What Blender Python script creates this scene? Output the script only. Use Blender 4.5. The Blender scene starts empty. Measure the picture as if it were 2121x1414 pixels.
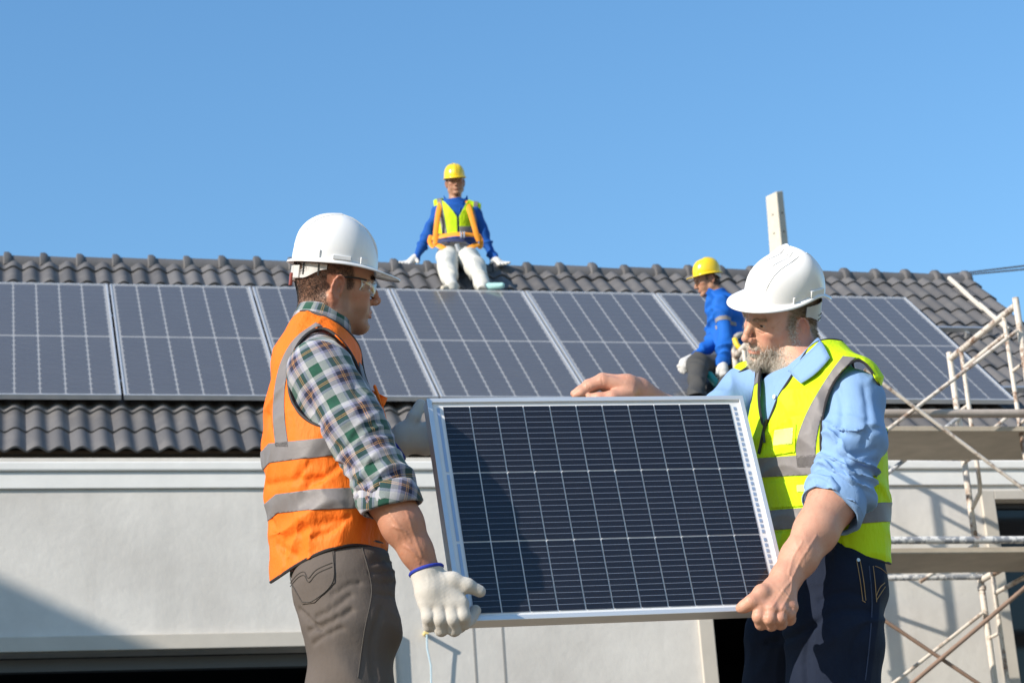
import bpy, bmesh, math, random
import numpy as np
from mathutils import Vector, Matrix

random.seed(7)
RNG = np.random.default_rng(11)
scene = bpy.context.scene
COL = scene.collection

# ---------------------------------------------------------------- camera
FOC, PITCH, ROLL = 4586.5, math.radians(19.136), math.radians(-4.0116)
cP, sP, cR, sR = math.cos(PITCH), math.sin(PITCH), math.cos(ROLL), math.sin(ROLL)
CAM = (np.array([[cR, -sR, 0], [sR, cR, 0], [0, 0, 1]]) @ np.array([[1, 0, 0], [0, sP, -cP], [0, cP, sP]]))
cam_data = bpy.data.cameras.new('camera')
cam = bpy.data.objects.new('camera', cam_data)
COL.objects.link(cam)
cam_data.sensor_width = 36.0
cam_data.lens = FOC / 2121.0 * 36.0
cam_data.clip_start, cam_data.clip_end = 0.1, 6000.0
_m = np.eye(4)
_m[:3, 0], _m[:3, 1], _m[:3, 2] = CAM[0], -CAM[1], -CAM[2]
cam.matrix_world = Matrix(_m.tolist())
cam_data.dof.use_dof = True
cam_data.dof.focus_distance = 5.62
cam_data.dof.aperture_fstop = 11.0
scene.camera = cam

# ---------------------------------------------------------------- sky and sun
SUN_AZ, SUN_EL = math.radians(53), math.radians(27)     # azimuth: to the left of straight behind the camera
SUN = Vector((-math.sin(SUN_AZ) * math.cos(SUN_EL), -math.cos(SUN_AZ) * math.cos(SUN_EL), math.sin(SUN_EL)))
world = bpy.data.worlds.new('World')
scene.world = world
world.use_nodes = True
wn = world.node_tree.nodes
wl = world.node_tree.links
wn.clear()
sky = wn.new('ShaderNodeTexSky')
sky.sky_type = 'NISHITA'
sky.sun_disc = False
sky.sun_elevation = SUN_EL
sky.sun_rotation = math.atan2(SUN.x, SUN.y)
sky.altitude = 0
sky.air_density = 1.5
sky.dust_density = 0.35
sky.ozone_density = 5.2
bg = wn.new('ShaderNodeBackground')
bg.inputs['Strength'].default_value = 0.15
wout = wn.new('ShaderNodeOutputWorld')
hsv = wn.new('ShaderNodeHueSaturation')
hsv.inputs['Saturation'].default_value = 1.13
wl.new(sky.outputs['Color'], hsv.inputs['Color'])
wl.new(hsv.outputs['Color'], bg.inputs['Color'])
wl.new(bg.outputs['Background'], wout.inputs['Surface'])
sun_data = bpy.data.lights.new('sun', 'SUN')
sun_data.energy = 5.0
sun_data.angle = math.radians(0.53)
sun_data.color = (1.0, 0.915, 0.80)
sun = bpy.data.objects.new('sun', sun_data)
COL.objects.link(sun)
sun.rotation_euler = SUN.to_track_quat('Z', 'Y').to_euler()

scene.view_settings.view_transform = 'Standard'
scene.view_settings.look = 'None'
scene.view_settings.exposure = 0.45
scene.view_settings.gamma = 1.0
scene.view_settings.use_curve_mapping = False
scene.cycles.use_denoising = True
scene.cycles.max_bounces = 8
scene.cycles.transparent_max_bounces = 12
scene.cycles.sample_clamp_indirect = 6.0

# ---------------------------------------------------------------- coordinates
# world: camera at the origin, +Y forward, +Z up; the ground by the camera lies half a metre lower.
YAW = math.radians(13.968)
SLOPE = math.radians(40.716)
HOUSE_M = np.array([[math.cos(YAW), -math.sin(YAW), 0], [math.sin(YAW), math.cos(YAW), 0], [0, 0, 1]])


def at(px, py, Y):
    d = CAM.T @ np.array([(px - 1060.5) / FOC, (py - 707) / FOC, 1.0])
    return d * (Y / d[1])


def hat(px, py, y):
    d = HOUSE_M.T @ (CAM.T @ np.array([(px - 1060.5) / FOC, (py - 707) / FOC, 1.0]))
    return d * (y / d[1])


def h2w(p):
    return HOUSE_M @ np.asarray(p, float)


# ---------------------------------------------------------------- materials
MATS = {}


class NT:
    def __init__(s, name):
        s.m = bpy.data.materials.new(name)
        s.m.use_nodes = True
        s.n, s.l = s.m.node_tree.nodes, s.m.node_tree.links
        s.n.clear()
        s.out = s.n.new('ShaderNodeOutputMaterial')

    def node(s, t, ins=None, **kw):
        x = s.n.new(t)
        for k, v in kw.items():
            setattr(x, k, v)
        for k, v in (ins or {}).items():
            i = x.inputs[k]
            if isinstance(v, bpy.types.NodeSocket):
                s.l.new(v, i)
            else:
                i.default_value = v
        return x

    def math(s, op, a, b=None, c=None):
        x = s.n.new('ShaderNodeMath')
        x.operation = op
        for k, v in enumerate((a, b, c)):
            if v is None:
                continue
            if isinstance(v, bpy.types.NodeSocket):
                s.l.new(v, x.inputs[k])
            else:
                x.inputs[k].default_value = v
        return x.outputs[0]

    def mix(s, f, a, b, mode='MIX'):
        x = s.n.new('ShaderNodeMix')
        x.data_type = 'RGBA'
        x.blend_type = mode
        for k, v in ((0, f), (6, a), (7, b)):
            if isinstance(v, bpy.types.NodeSocket):
                s.l.new(v, x.inputs[k])
            else:
                x.inputs[k].default_value = (tuple(v) + (1,))[:4] if k else v
        return x.outputs[2]

    def ramp(s, f, stops, interp='LINEAR'):
        x = s.n.new('ShaderNodeValToRGB')
        x.color_ramp.interpolation = interp
        e = x.color_ramp.elements
        while len(e) < len(stops):
            e.new(0.5)
        for q, (p, c) in zip(e, stops):
            q.position = p
            q.color = (tuple(c) + (1,))[:4] if not isinstance(c, (int, float)) else (c, c, c, 1)
        s.l.new(f, x.inputs[0])
        return x.outputs[0]

    def coord(s, kind='Object'):
        return s.n.new('ShaderNodeTexCoord').outputs[kind]

    def attr(s, name, out='Fac'):
        return s.node('ShaderNodeAttribute', attribute_name=name).outputs[out]

    def noise(s, vec, scale, detail=4, rough=0.55, out=0):
        return s.node('ShaderNodeTexNoise', {'Vector': vec, 'Scale': scale, 'Detail': detail, 'Roughness': rough}).outputs[out]

    def bump(s, h, strength=0.2, dist=0.01, normal=None):
        ins = {'Height': h, 'Strength': strength, 'Distance': dist}
        if normal is not None:
            ins['Normal'] = normal
        return s.node('ShaderNodeBump', ins).outputs[0]

    def schlick(s, f0=0.04):
        w = s.n.new('ShaderNodeLayerWeight')
        w.inputs['Blend'].default_value = 0.5
        return s.math('MULTIPLY_ADD', s.math('POWER', w.outputs['Facing'], 5.0), 1 - f0, f0)

    def pbr(s, color, rough=0.6, normal=None, metal=0.0, spec=0.5, **kw):
        ins = {'Base Color': color if isinstance(color, bpy.types.NodeSocket) else (tuple(color) + (1,))[:4],
               'Roughness': rough, 'Metallic': metal, 'Specular IOR Level': spec}
        if normal is not None:
            ins['Normal'] = normal
        ins.update(kw)
        return s.node('ShaderNodeBsdfPrincipled', ins).outputs[0]

    def done(s, shader):
        s.l.new(shader, s.out.inputs[0])
        MATS[s.m.name] = s.m
        return s.m


def simple(name, color, rough=0.6, var=0.12, scale=20.0, bump=0.0, metal=0.0, spec=0.5, rand=0.0, **kw):
    t = NT(name)
    co = t.coord()
    nz = t.noise(co, scale)
    c = tuple(color)
    a = tuple(x * (1 - var) for x in c)
    b = tuple(min(1, x * (1 + var)) for x in c)
    col = t.mix(nz, a, b)
    if rand:
        r = t.node('ShaderNodeObjectInfo').outputs['Random']
        f = t.math('MULTIPLY_ADD', r, 2 * rand, 1 - rand)
        col = t.mix(1.0, col, t.node('ShaderNodeCombineColor', {0: f, 1: f, 2: f}).outputs[0], 'MULTIPLY')
    nrm = t.bump(t.noise(co, scale * 6), bump, 0.004) if bump else None
    return t.done(t.pbr(col, rough, nrm, metal, spec, **kw))


# ---------------------------------------------------------------- object helpers
def tag(o, label=None, cat=None, group=None, kind=None):
    if label:
        o['label'] = label
    if cat:
        o['category'] = cat
    if group:
        o['group'] = group
    if kind:
        o['kind'] = kind
    return o


def empty(name, loc=(0, 0, 0), rz=0.0, **kw):
    o = bpy.data.objects.new(name, None)
    o.empty_display_size = 0.1
    o.location = loc
    o.rotation_euler = (0, 0, rz)
    COL.objects.link(o)
    return tag(o, **kw)


def link(name, me, mat=None, parent=None, **kw):
    o = bpy.data.objects.new(name, me)
    COL.objects.link(o)
    if mat is not None:
        if not me.materials:
            me.materials.append(mat)
    if parent is not None:
        o.parent = parent
    return tag(o, **kw)


def pydata(name, V, F, smooth=True, attrs=None):
    """mesh from numpy arrays; F an (n,3) or (n,4) array or a list of tuples"""
    me = bpy.data.meshes.new(name)
    V = np.asarray(V, np.float32)
    if isinstance(F, np.ndarray) and F.ndim == 2:
        n, k = F.shape
        me.vertices.add(len(V))
        me.vertices.foreach_set('co', V.ravel())
        me.loops.add(n * k)
        me.loops.foreach_set('vertex_index', F.astype(np.int32).ravel())
        me.polygons.add(n)
        me.polygons.foreach_set('loop_start', np.arange(0, n * k, k, dtype=np.int32))
        me.update(calc_edges=True)
    else:
        me.from_pydata([tuple(map(float, v)) for v in V], [], [tuple(map(int, f)) for f in F])
        me.update()
    if smooth:
        me.polygons.foreach_set('use_smooth', np.ones(len(me.polygons), bool))
    for k, a in (attrs or {}).items():
        a = np.asarray(a, np.float32)
        if a.ndim == 1:
            me.attributes.new(k, 'FLOAT', 'POINT').data.foreach_set('value', a)
        else:
            if a.shape[1] == 2:
                a = np.c_[a, np.zeros(len(a))].astype(np.float32)
            me.attributes.new(k, 'FLOAT_VECTOR', 'POINT').data.foreach_set('vector', a.ravel())
    me.validate()
    return me


class MB:
    """collects boxes, tubes and lathes for one mesh"""
    def __init__(s):
        s.V, s.F = [], []

    def add(s, V, F):
        o = len(s.V)
        s.V += [tuple(map(float, v)) for v in V]
        s.F += [tuple(o + i for i in f) for f in F]
        return s

    def box(s, lo, hi, M=None):
        x0, y0, z0 = lo
        x1, y1, z1 = hi
        V = np.array([(x0, y0, z0), (x1, y0, z0), (x1, y1, z0), (x0, y1, z0), (x0, y0, z1), (x1, y0, z1), (x1, y1, z1), (x0, y1, z1)], float)
        if M is not None:
            V = V @ np.asarray(M)[:3, :3].T + np.asarray(M)[:3, 3]
        return s.add(V, [(0, 3, 2, 1), (4, 5, 6, 7), (0, 1, 5, 4), (1, 2, 6, 5), (2, 3, 7, 6), (3, 0, 4, 7)])

    def tube(s, pts, r, n=10, caps=True, closed=False, flat=1.0, up=None):
        pts = np.asarray(pts, float)
        m = len(pts)
        rr = np.broadcast_to(np.asarray(r, float), (m,))
        V, F = [], []
        prev = None
        for i in range(m):
            if closed:
                t = pts[(i + 1) % m] - pts[i - 1]
            else:
                t = pts[min(i + 1, m - 1)] - pts[max(i - 1, 0)]
            t = t / (np.linalg.norm(t) + 1e-12)
            if prev is None:
                a = np.array(up if up is not None else ((0, 0, 1) if abs(t[2]) < 0.9 else (1, 0, 0)), float)
            else:
                a = prev
            a = a - t * (a @ t)
            a /= np.linalg.norm(a) + 1e-12
            prev = a
            b = np.cross(t, a)
            for k in range(n):
                th = 2 * math.pi * k / n
                V.append(pts[i] + rr[i] * (math.cos(th) * a * flat + math.sin(th) * b))
        for i in range(m if closed else m - 1):
            j = (i + 1) % m
            for k in range(n):
                l = (k + 1) % n
                F.append((i * n + k, j * n + k, j * n + l, i * n + l)[::-1])
        if caps and not closed:
            F.append(tuple(range(n)))
            F.append(tuple((m - 1) * n + k for k in range(n))[::-1])
        return s.add(V, F)

    def lathe(s, prof, n=16, M=None, caps=True):
        V = [(r * math.cos(2 * math.pi * k / n), r * math.sin(2 * math.pi * k / n), z) for r, z in prof for k in range(n)]
        V = np.array(V)
        if M is not None:
            V = V @ np.asarray(M)[:3, :3].T + np.asarray(M)[:3, 3]
        F = [(i * n + k, i * n + (k + 1) % n, (i + 1) * n + (k + 1) % n, (i + 1) * n + k) for i in range(len(prof) - 1) for k in range(n)]
        if caps:
            F += [tuple(range(n))[::-1], tuple((len(prof) - 1) * n + k for k in range(n))]
        return s.add(V, F)

    def mesh(s, name, smooth=False):
        return pydata(name, s.V, s.F, smooth)

    def build(s, name, mat, parent=None, smooth=False, bevel=0.0, **kw):
        o = link(name, s.mesh(name, smooth), mat, parent, **kw)
        if bevel:
            b = o.modifiers.new('bevel', 'BEVEL')
            b.width, b.segments, b.limit_method = bevel, 2, 'ANGLE'
        if smooth:
            try:
                o.data.set_sharp_from_angle(angle=math.radians(40))
            except Exception:
                pass
        return o
# ================================================================ setting
def mat_wall():
    t = NT('rendered_wall')
    co = t.coord()
    n1 = t.noise(co, 0.9, 6, 0.65)
    n2 = t.noise(co, 14, 5, 0.6)
    st = t.noise(t.node('ShaderNodeMapping', {'Vector': co, 'Scale': (5.0, 5.0, 0.45)}).outputs[0], 1.0, 4, 0.6)
    col = t.mix(t.ramp(n1, ((0.30, 0), (0.70, 1))), (0.52, 0.49, 0.45), (0.72, 0.69, 0.64))
    col = t.mix(t.ramp(st, ((0.52, 0), (0.80, 0.45))), col, (0.42, 0.40, 0.37))
    col = t.mix(t.math('MULTIPLY', n2, 0.35), col, (0.48, 0.465, 0.44))
    return t.done(t.pbr(col, 0.9, t.bump(n2, 0.25, 0.01), spec=0.2))


def mat_tile():
    t = NT('roof_tile_concrete')
    co = t.coord()
    r = t.node('ShaderNodeObjectInfo').outputs['Random']
    n1 = t.noise(co, 60, 4)
    n2 = t.noise(t.node('ShaderNodeVectorMath', {0: co, 1: t.node('ShaderNodeCombineXYZ', {0: t.math('MULTIPLY', r, 9.0)}).outputs[0]}, operation='ADD').outputs[0], 5, 3)
    base = t.mix(r, (0.090, 0.087, 0.088), (0.142, 0.137, 0.138))
    base = t.mix(t.ramp(n2, ((0.5, 0), (0.8, 0.6))), base, (0.20, 0.188, 0.178))
    base = t.mix(t.math('MULTIPLY', n1, 0.4), base, (0.07, 0.066, 0.064))
    return t.done(t.pbr(base, 0.62, t.bump(n1, 0.25, 0.004), spec=0.35))


def mat_ground():
    t = NT('dry_earth')
    co = t.coord()
    n = t.noise(co, 0.8, 6)
    n2 = t.noise(co, 22, 5)
    col = t.mix(n, (0.20, 0.15, 0.10), (0.34, 0.28, 0.20))
    col = t.mix(t.math('MULTIPLY', n2, 0.5), col, (0.14, 0.11, 0.08))
    return t.done(t.pbr(col, 0.95, t.bump(n2, 0.6, 0.05), spec=0.1))


M_WALL, M_TILE, M_GROUND = mat_wall(), mat_tile(), mat_ground()
M_TRIM = simple('trim_plaster', (0.72, 0.71, 0.68), 0.85, 0.10, 6, 0.15, spec=0.2)
M_BEAM = simple('beam_plaster', (0.50, 0.46, 0.40), 0.85, 0.14, 5, 0.2, spec=0.2)
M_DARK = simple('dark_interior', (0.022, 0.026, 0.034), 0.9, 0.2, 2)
M_BROWN = simple('eave_board', (0.085, 0.06, 0.042), 0.8, 0.2, 8)
M_DECK = simple('roof_underlay', (0.035, 0.033, 0.032), 0.9, 0.2, 8)
M_WHITEWOOD = simple('white_batten', (0.52, 0.48, 0.42), 0.8, 0.15, 10)

# ground: rises from the camera to the mound the men stand on and to the house
gx = np.concatenate([np.linspace(-900, -40, 12), np.linspace(-30, 40, 36), np.linspace(50, 900, 12)])
gy = np.concatenate([np.linspace(-900, -20, 12), np.linspace(-14, 44, 50), np.linspace(60, 900, 12)])
GX, GY = np.meshgrid(gx, gy)
_t = np.clip((GY - 0.8) / 3.0, 0, 1)
_t2 = np.clip((GY - 6.5) / 5.0, 0, 1)
GZ = -0.5 + 0.62 * (_t * _t * (3 - 2 * _t)) + 0.30 * (_t2 * _t2 * (3 - 2 * _t2))
GZ += 0.02 * np.sin(GX * 1.3 + GY * 0.7) * np.sin(GY * 0.9) * (np.abs(GX) < 60)
ni, nj = GX.shape
gF = [(i * nj + j, i * nj + j + 1, (i + 1) * nj + j + 1, (i + 1) * nj + j) for i in range(ni - 1) for j in range(nj - 1)]
link('ground', pydata('ground', np.c_[GX.ravel(), GY.ravel(), GZ.ravel()], gF), M_GROUND, kind='structure')

HOUSE = empty('house', (0, 0, 0), YAW, label='grey rendered house under a dark tiled roof, solar modules along it', cat='house')

# roof frame: x along the ridge, s up the slope, w out of the slope
cS, sS = math.cos(SLOPE), math.sin(SLOPE)
C_PANEL = -7.0325 * 0.88


def rp(x, s, w, c=C_PANEL):
    return np.array([x, s * cS - (c + w) * sS, s * sS + (c + w) * cS])


W_TILE = -0.148               # roll valleys under the module plane
S_EAVE, PITCH_T, S_RIDGE = 14.21, 0.340, 18.20
X_END = 8.93


def tile_mesh(name, ln=0.42):
    nx = 16
    V, F = [], []
    for i in range(nx + 1):
        x = 0.30 * i / nx
        z = 0.036 * (0.5 - 0.5 * math.cos(2 * math.pi * x / 0.15)) ** 0.75
        V += [(x, 0.0, z + 0.026 - 0.016), (x, 0.0, z + 0.026), (x, 0.012, z + 0.031), (x, ln, z + 0.004)]
    for i in range(nx):
        a, b = 4 * i, 4 * i + 4
        for k in range(3):
            F.append((a + k, b + k, b + k + 1, a + k + 1))
        F.append((a, a + 3, b + 3, b))
    me = pydata(name, V, F, True)
    me.set_sharp_from_angle(angle=math.radians(50))
    me.materials.append(M_TILE)
    return me


TILE_ME = tile_mesh('roof_tile')
# local (x, s, w) -> house
ROOF_R = np.array([[1, 0, 0], [0, cS, -sS], [0, sS, cS]])


TILE_TOP = tile_mesh('roof_tile_short', 0.235)


def put_tile(ix, row):
    o = bpy.data.objects.new('roof_tile', TILE_TOP if row == 11 else TILE_ME)
    COL.objects.link(o)
    o.parent = HOUSE
    m = np.eye(4)
    j = RNG.normal(0, 1, 3)
    rot = np.array(Matrix.Rotation(0.006 * j[0], 3, 'Z'))
    m[:3, :3] = ROOF_R @ rot
    m[:3, 3] = rp(X_END - 0.30 - 0.30 * ix + 0.0015 * j[1], S_EAVE + PITCH_T * row + 0.003 * j[2], W_TILE + 0.002 * abs(j[0]))
    o.matrix_local = Matrix(m.tolist())


for row in (0, 1):
    for ix in range(0, 31):
        put_tile(ix, row)
for row in (10, 11):
    for ix in range(0, 31):
        put_tile(ix, row)
for ix in range(0, 31):
    put_tile(ix, 2)
for row in range(3, 10):
    for ix in range(0, 5):
        put_tile(ix, row)

# the rest of the covering lies under the solar modules: one joined part
tb = MB()
_tv = np.array([v.co[:] for v in TILE_ME.vertices])
_tf = [tuple(p.vertices) for p in TILE_ME.polygons]
for row in range(3, 10):
    for ix in range(5, 31):
        tb.add([rp(X_END - 0.30 - 0.30 * ix + v[0], S_EAVE + PITCH_T * row + v[1], W_TILE + v[2]) for v in _tv], _tf)
tb.build('covered_tiles', M_TILE, HOUSE, smooth=True, kind='stuff')

# roof deck, soffit, gable
b = MB()
b.add([rp(-3.5, S_EAVE + 0.03, W_TILE - 0.02), rp(X_END - 0.02, S_EAVE + 0.03, W_TILE - 0.02), rp(X_END - 0.02, S_RIDGE, W_TILE - 0.02), rp(-3.5, S_RIDGE, W_TILE - 0.02)], [(0, 1, 2, 3)])
b.build('roof_deck', M_DECK, HOUSE)
RID = rp(0, S_RIDGE, W_TILE)
back = MB()
_e = rp(0, S_EAVE, W_TILE)
back.add([(-3.5, 2 * RID[1] - _e[1], _e[2]), (X_END, 2 * RID[1] - _e[1], _e[2]), (X_END, RID[1] + 0.02, RID[2] - 0.02), (-3.5, RID[1] + 0.02, RID[2] - 0.02)], [(3, 2, 1, 0)])
back.build('rear_roof_slope', M_TILE, HOUSE)
# fascia board behind the tile ends and soffit
Y_WALL = 14.9
fz = _e[2]
b = MB()
b.box((-3.5, _e[1] + 0.05, fz - 0.075), (X_END - 0.06, _e[1] + 0.075, fz + 0.045))
b.build('fascia_board', M_BROWN, HOUSE)
b = MB()
b.box((-3.5, _e[1] + 0.077, fz - 0.075), (X_END - 0.06, Y_WALL - 0.002, fz - 0.06))
b.build('soffit', M_BROWN, HOUSE)

# ridge caps
def cap_mesh():
    n = 12
    prof = [(0.0, 0.098), (0.26, 0.090), (0.262, 0.092), (0.268, 0.124), (0.305, 0.126), (0.330, 0.108), (0.332, 0.09)]
    V, F = [], []
    for x, r in prof:
        for k in range(n + 1):
            a = math.radians(-12) + math.radians(204) * k / n
            V.append((x, -r * math.cos(a) * 1.05, r * math.sin(a) * 1.0))
    for i in range(len(prof) - 1):
        for k in range(n):
            q = i * (n + 1) + k
            F.append((q, q + 1, q + n + 2, q + n + 1))
    me = pydata('ridge_cap', V, F, True)
    me.set_sharp_from_angle(angle=math.radians(45))
    me.materials.append(M_TILE)
    return me


CAP_ME = cap_mesh()
for k in range(31):
    o = bpy.data.objects.new('ridge_cap', CAP_ME)
    COL.objects.link(o)
    o.parent = HOUSE
    o.location = (X_END - 0.36 - 0.302 * k, RID[1], RID[2] - 0.035 + 0.003 * RNG.normal())
    o.rotation_euler = (0, 0, 0.008 * RNG.normal())
# closed end of the ridge
b = MB()
n = 12
V = [(X_END - 0.035, RID[1], RID[2] + 0.02)] + [(X_END - 0.03, RID[1] - 0.108 * math.cos(a), RID[2] - 0.035 + 0.108 * math.sin(a)) for a in np.linspace(-0.2, math.pi + 0.2, n)]
b.add(V, [(0, i, i + 1) for i in range(1, n)])
b.build('ridge_end', M_TILE, HOUSE)
# white battens laid along the verge
for s0, s1, dx in ((17.98, 17.60, 8.60), (17.66, 17.22, 8.59), (17.28, 16.70, 8.60)):
    b = MB()
    b.tube([rp(dx, s0, -0.05), rp(dx + 0.03, s1, -0.075)], 0.021, 6)
    tag(b.build('verge_batten', M_WHITEWOOD, HOUSE))
b = MB()
b.box((-0.02, -0.012, -0.06), (0.02, 0.012, 0.06))


def wall_grid(xs, zs, holes, y, depth):
    """front face at y with openings; returns verts, faces incl. reveals going back by depth"""
    V, F, idx = [], [], {}

    def vid(i, j, k):
        key = (i, j, k)
        if key not in idx:
            idx[key] = len(V)
            V.append((xs[i], y + k * depth, zs[j]))
        return idx[key]
    solid = np.ones((len(xs) - 1, len(zs) - 1), bool)
    for (i0, i1, j0, j1) in holes:
        solid[i0:i1, j0:j1] = False
    for i in range(len(xs) - 1):
        for j in range(len(zs) - 1):
            if solid[i, j]:
                F.append((vid(i, j, 0), vid(i + 1, j, 0), vid(i + 1, j + 1, 0), vid(i, j + 1, 0)))
                F.append((vid(i, j, 1), vid(i, j + 1, 1), vid(i + 1, j + 1, 1), vid(i + 1, j, 1)))
                for (di, dj, a, bb) in ((-1, 0, (i, j), (i, j + 1)), (1, 0, (i + 1, j + 1), (i + 1, j)), (0, -1, (i + 1, j), (i, j)), (0, 1, (i, j + 1), (i + 1, j + 1))):
                    ii, jj = i + di, j + dj
                    if not (0 <= ii < len(xs) - 1 and 0 <= jj < len(zs) - 1) or not solid[ii, jj]:
                        F.append((vid(*a, 0), vid(*bb, 0), vid(*bb, 1), vid(*a, 1)))
    return V, F


Z0 = 0.42
xs = [-4.0, -3.2, 2.60, 5.04, 5.92, 7.35, 8.35, 8.60]
zs = [Z0, 2.1, 2.75, 3.087, 3.45, 4.095, 4.216]
V, F = wall_grid(xs, zs, [(1, 2, 0, 3), (3, 4, 0, 4), (5, 6, 1, 5)], Y_WALL, 0.16)
link('wall', pydata('wall', V, F, False), M_WALL, HOUSE)
b = MB()
b.box((-4.0, Y_WALL - 0.022, 4.2175), (8.61, Y_WALL + 0.16, 4.336))
b.build('cornice_band', M_TRIM, HOUSE, bevel=0.006)
b = MB()
b.box((-4.0, Y_WALL - 0.045, 4.3375), (8.62, Y_WALL + 0.16, 4.405))
b.build('cornice_moulding', M_TRIM, HOUSE, bevel=0.012)
b = MB()
b.box((-4.0, Y_WALL + 0.012, 4.4065), (8.60, Y_WALL + 0.16, 4.445))
b.build('wall_head', M_WALL, HOUSE)
# garage surround
b = MB()
b.box((-3.35, Y_WALL - 0.05, 3.088), (2.718, Y_WALL - 0.001, 3.192))
b.build('garage_lintel', M_BEAM, HOUSE, bevel=0.006)
b = MB()
b.box((2.601, Y_WALL - 0.05, Z0), (2.718, Y_WALL - 0.001, 3.0865))
b.build('garage_jamb', M_BEAM, HOUSE, bevel=0.006)
# roller curtain box seen under the lintel
b = MB()
b.box((-3.19, Y_WALL + 0.162, 2.995), (2.59, Y_WALL + 0.24, 3.080))
b.build('shutter_rail', simple('grey_rail', (0.10, 0.105, 0.115), 0.6, 0.1, 4), HOUSE)
# door casing
b = MB()
b.box((4.925, Y_WALL - 0.03, Z0), (5.036, Y_WALL - 0.001, 3.50))
b.box((5.0365, Y_WALL - 0.03, 3.452), (6.03, Y_WALL - 0.001, 3.50))
b.build('door_casing', M_BEAM, HOUSE, bevel=0.005)
# window casing
b = MB()
b.box((7.24, Y_WALL - 0.035, 2.02), (7.345, Y_WALL - 0.001, 4.17))
b.box((7.346, Y_WALL - 0.035, 4.10), (8.45, Y_WALL - 0.001, 4.17))
b.build('window_casing', M_BEAM, HOUSE, bevel=0.005)
b = MB()
b.box((7.352, Y_WALL + 0.09, 2.12), (8.34, Y_WALL + 0.10, 4.09))
t = NT('window_glass_dark')
b.build('window_pane', t.done(t.pbr((0.012, 0.014, 0.017), 0.08, spec=0.5)), HOUSE)
b = MB()
for (x0, x1, z0, z1) in ((7.352, 7.385, 2.12, 4.09), (7.3855, 8.34, 4.055, 4.09), (7.84, 7.87, 2.12, 4.0545)):
    b.box((x0, Y_WALL + 0.06, z0), (x1, Y_WALL + 0.0895, z1))
b.build('window_frame', simple('dark_aluminium', (0.03, 0.03, 0.032), 0.5), HOUSE)
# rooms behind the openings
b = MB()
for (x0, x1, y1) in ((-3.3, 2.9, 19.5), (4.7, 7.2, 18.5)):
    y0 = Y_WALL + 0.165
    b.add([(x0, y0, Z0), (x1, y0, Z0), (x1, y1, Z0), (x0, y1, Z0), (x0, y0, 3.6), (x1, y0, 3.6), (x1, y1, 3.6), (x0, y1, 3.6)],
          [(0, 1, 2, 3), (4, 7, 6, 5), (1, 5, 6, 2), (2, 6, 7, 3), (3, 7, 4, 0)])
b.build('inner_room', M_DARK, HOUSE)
# stacked boards leaning inside the doorway
BS = empty('board_stack', (0, 0, 0), YAW, label='grey boards piled inside the dark doorway below the carried module', cat='boards')
for k, (x, z, w, h) in enumerate(((5.08, 2.62, 0.5, 0.10), (5.05, 2.40, 0.6, 0.16), (5.1, 0.45, 0.55, 1.90))):
    b = MB()
    b.box((x, Y_WALL + 0.5 + 0.03 * k, z), (x + w, Y_WALL + 0.8, z + h))
    b.build('board', simple('grey_board%d' % k, (0.10, 0.10, 0.105), 0.7), BS)
b = MB()
b.box((8.44, Y_WALL + 0.17, Z0), (8.60, 20.9, 4.6))
V = [(8.44, Y_WALL, 4.6), (8.44, 20.9, 4.6), (8.44, RID[1], RID[2] - 0.1), (8.60, Y_WALL, 4.6), (8.60, 20.9, 4.6), (8.60, RID[1], RID[2] - 0.1)]
b.add(V, [(0, 1, 2), (5, 4, 3), (0, 2, 5, 3), (2, 1, 4, 5)])
b.build('gable_wall', M_WALL, HOUSE)
# shallow grooves of the wall panel joint: thin recessed sealing strips
for x in (3.284, 3.491):
    b = MB()
    b.box((x - 0.007, Y_WALL - 0.003, Z0), (x + 0.007, Y_WALL - 0.0005, 3.9))
    b.build('joint_strip', simple('joint_sealant%d' % int(x * 10), (0.25, 0.245, 0.235), 0.8), HOUSE)
# yellow plug and pale cord on the wall
b = MB()
b.tube([(2.938, Y_WALL - 0.001, 3.165), (2.934, Y_WALL - 0.10, 3.160)], 0.016, 10)
plug = b.build('wall_peg', simple('yellow_plastic', (0.75, 0.58, 0.22), 0.5), HOUSE, smooth=True)
b = MB()
b.tube([(2.934, Y_WALL - 0.09, 3.145), (2.932, Y_WALL - 0.085, 3.05), (2.955, Y_WALL - 0.07, 2.93), (2.95, Y_WALL - 0.06, 2.75), (2.98, Y_WALL - 0.05, 2.5), (2.95, Y_WALL - 0.03, 1.9)], 0.006, 6)
tag(b.build('cord', simple('pale_blue_cord', (0.45, 0.60, 0.68), 0.7), None, smooth=True), 'thin pale blue cord hanging from the yellow peg on the grey wall', 'cord')
bpy.data.objects['cord'].rotation_euler = (0, 0, YAW)

# mounting rails of the solar array sticking out at the right end
for s in (16.66, 15.30):
    b = MB()
    b.box((-1.0, -0.02, -0.045), (8.45, 0.02, -0.002))
    o = b.build('mounting_rail', simple('rail_aluminium', (0.45, 0.46, 0.47), 0.45, 0.06, 5, metal=0.7) if s > 16 else MATS['rail_aluminium'], HOUSE)
    m = np.eye(4)
    m[:3, :3] = ROOF_R
    m[:3, 3] = rp(0, s, -0.037)
    o.matrix_local = Matrix(m.tolist())
b = MB()
b.box((8.19, -0.03, -0.12), (8.22, 0.03, -0.03))
o = b.build('rail_hook', MATS['rail_aluminium'], HOUSE)
m[:3, 3] = rp(0, 16.62, -0.037)
o.matrix_local = Matrix(m.tolist())

# ================================================================ roof solar modules
def mat_roof_cell():
    t = NT('roof_cell')
    co = t.coord()
    gl = t.noise(co, 9, 3)
    col = t.mix(gl, (0.044, 0.045, 0.052), (0.056, 0.057, 0.064))
    sh = t.pbr(col, 0.40, spec=0.5)
    return t.done(sh)


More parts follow.
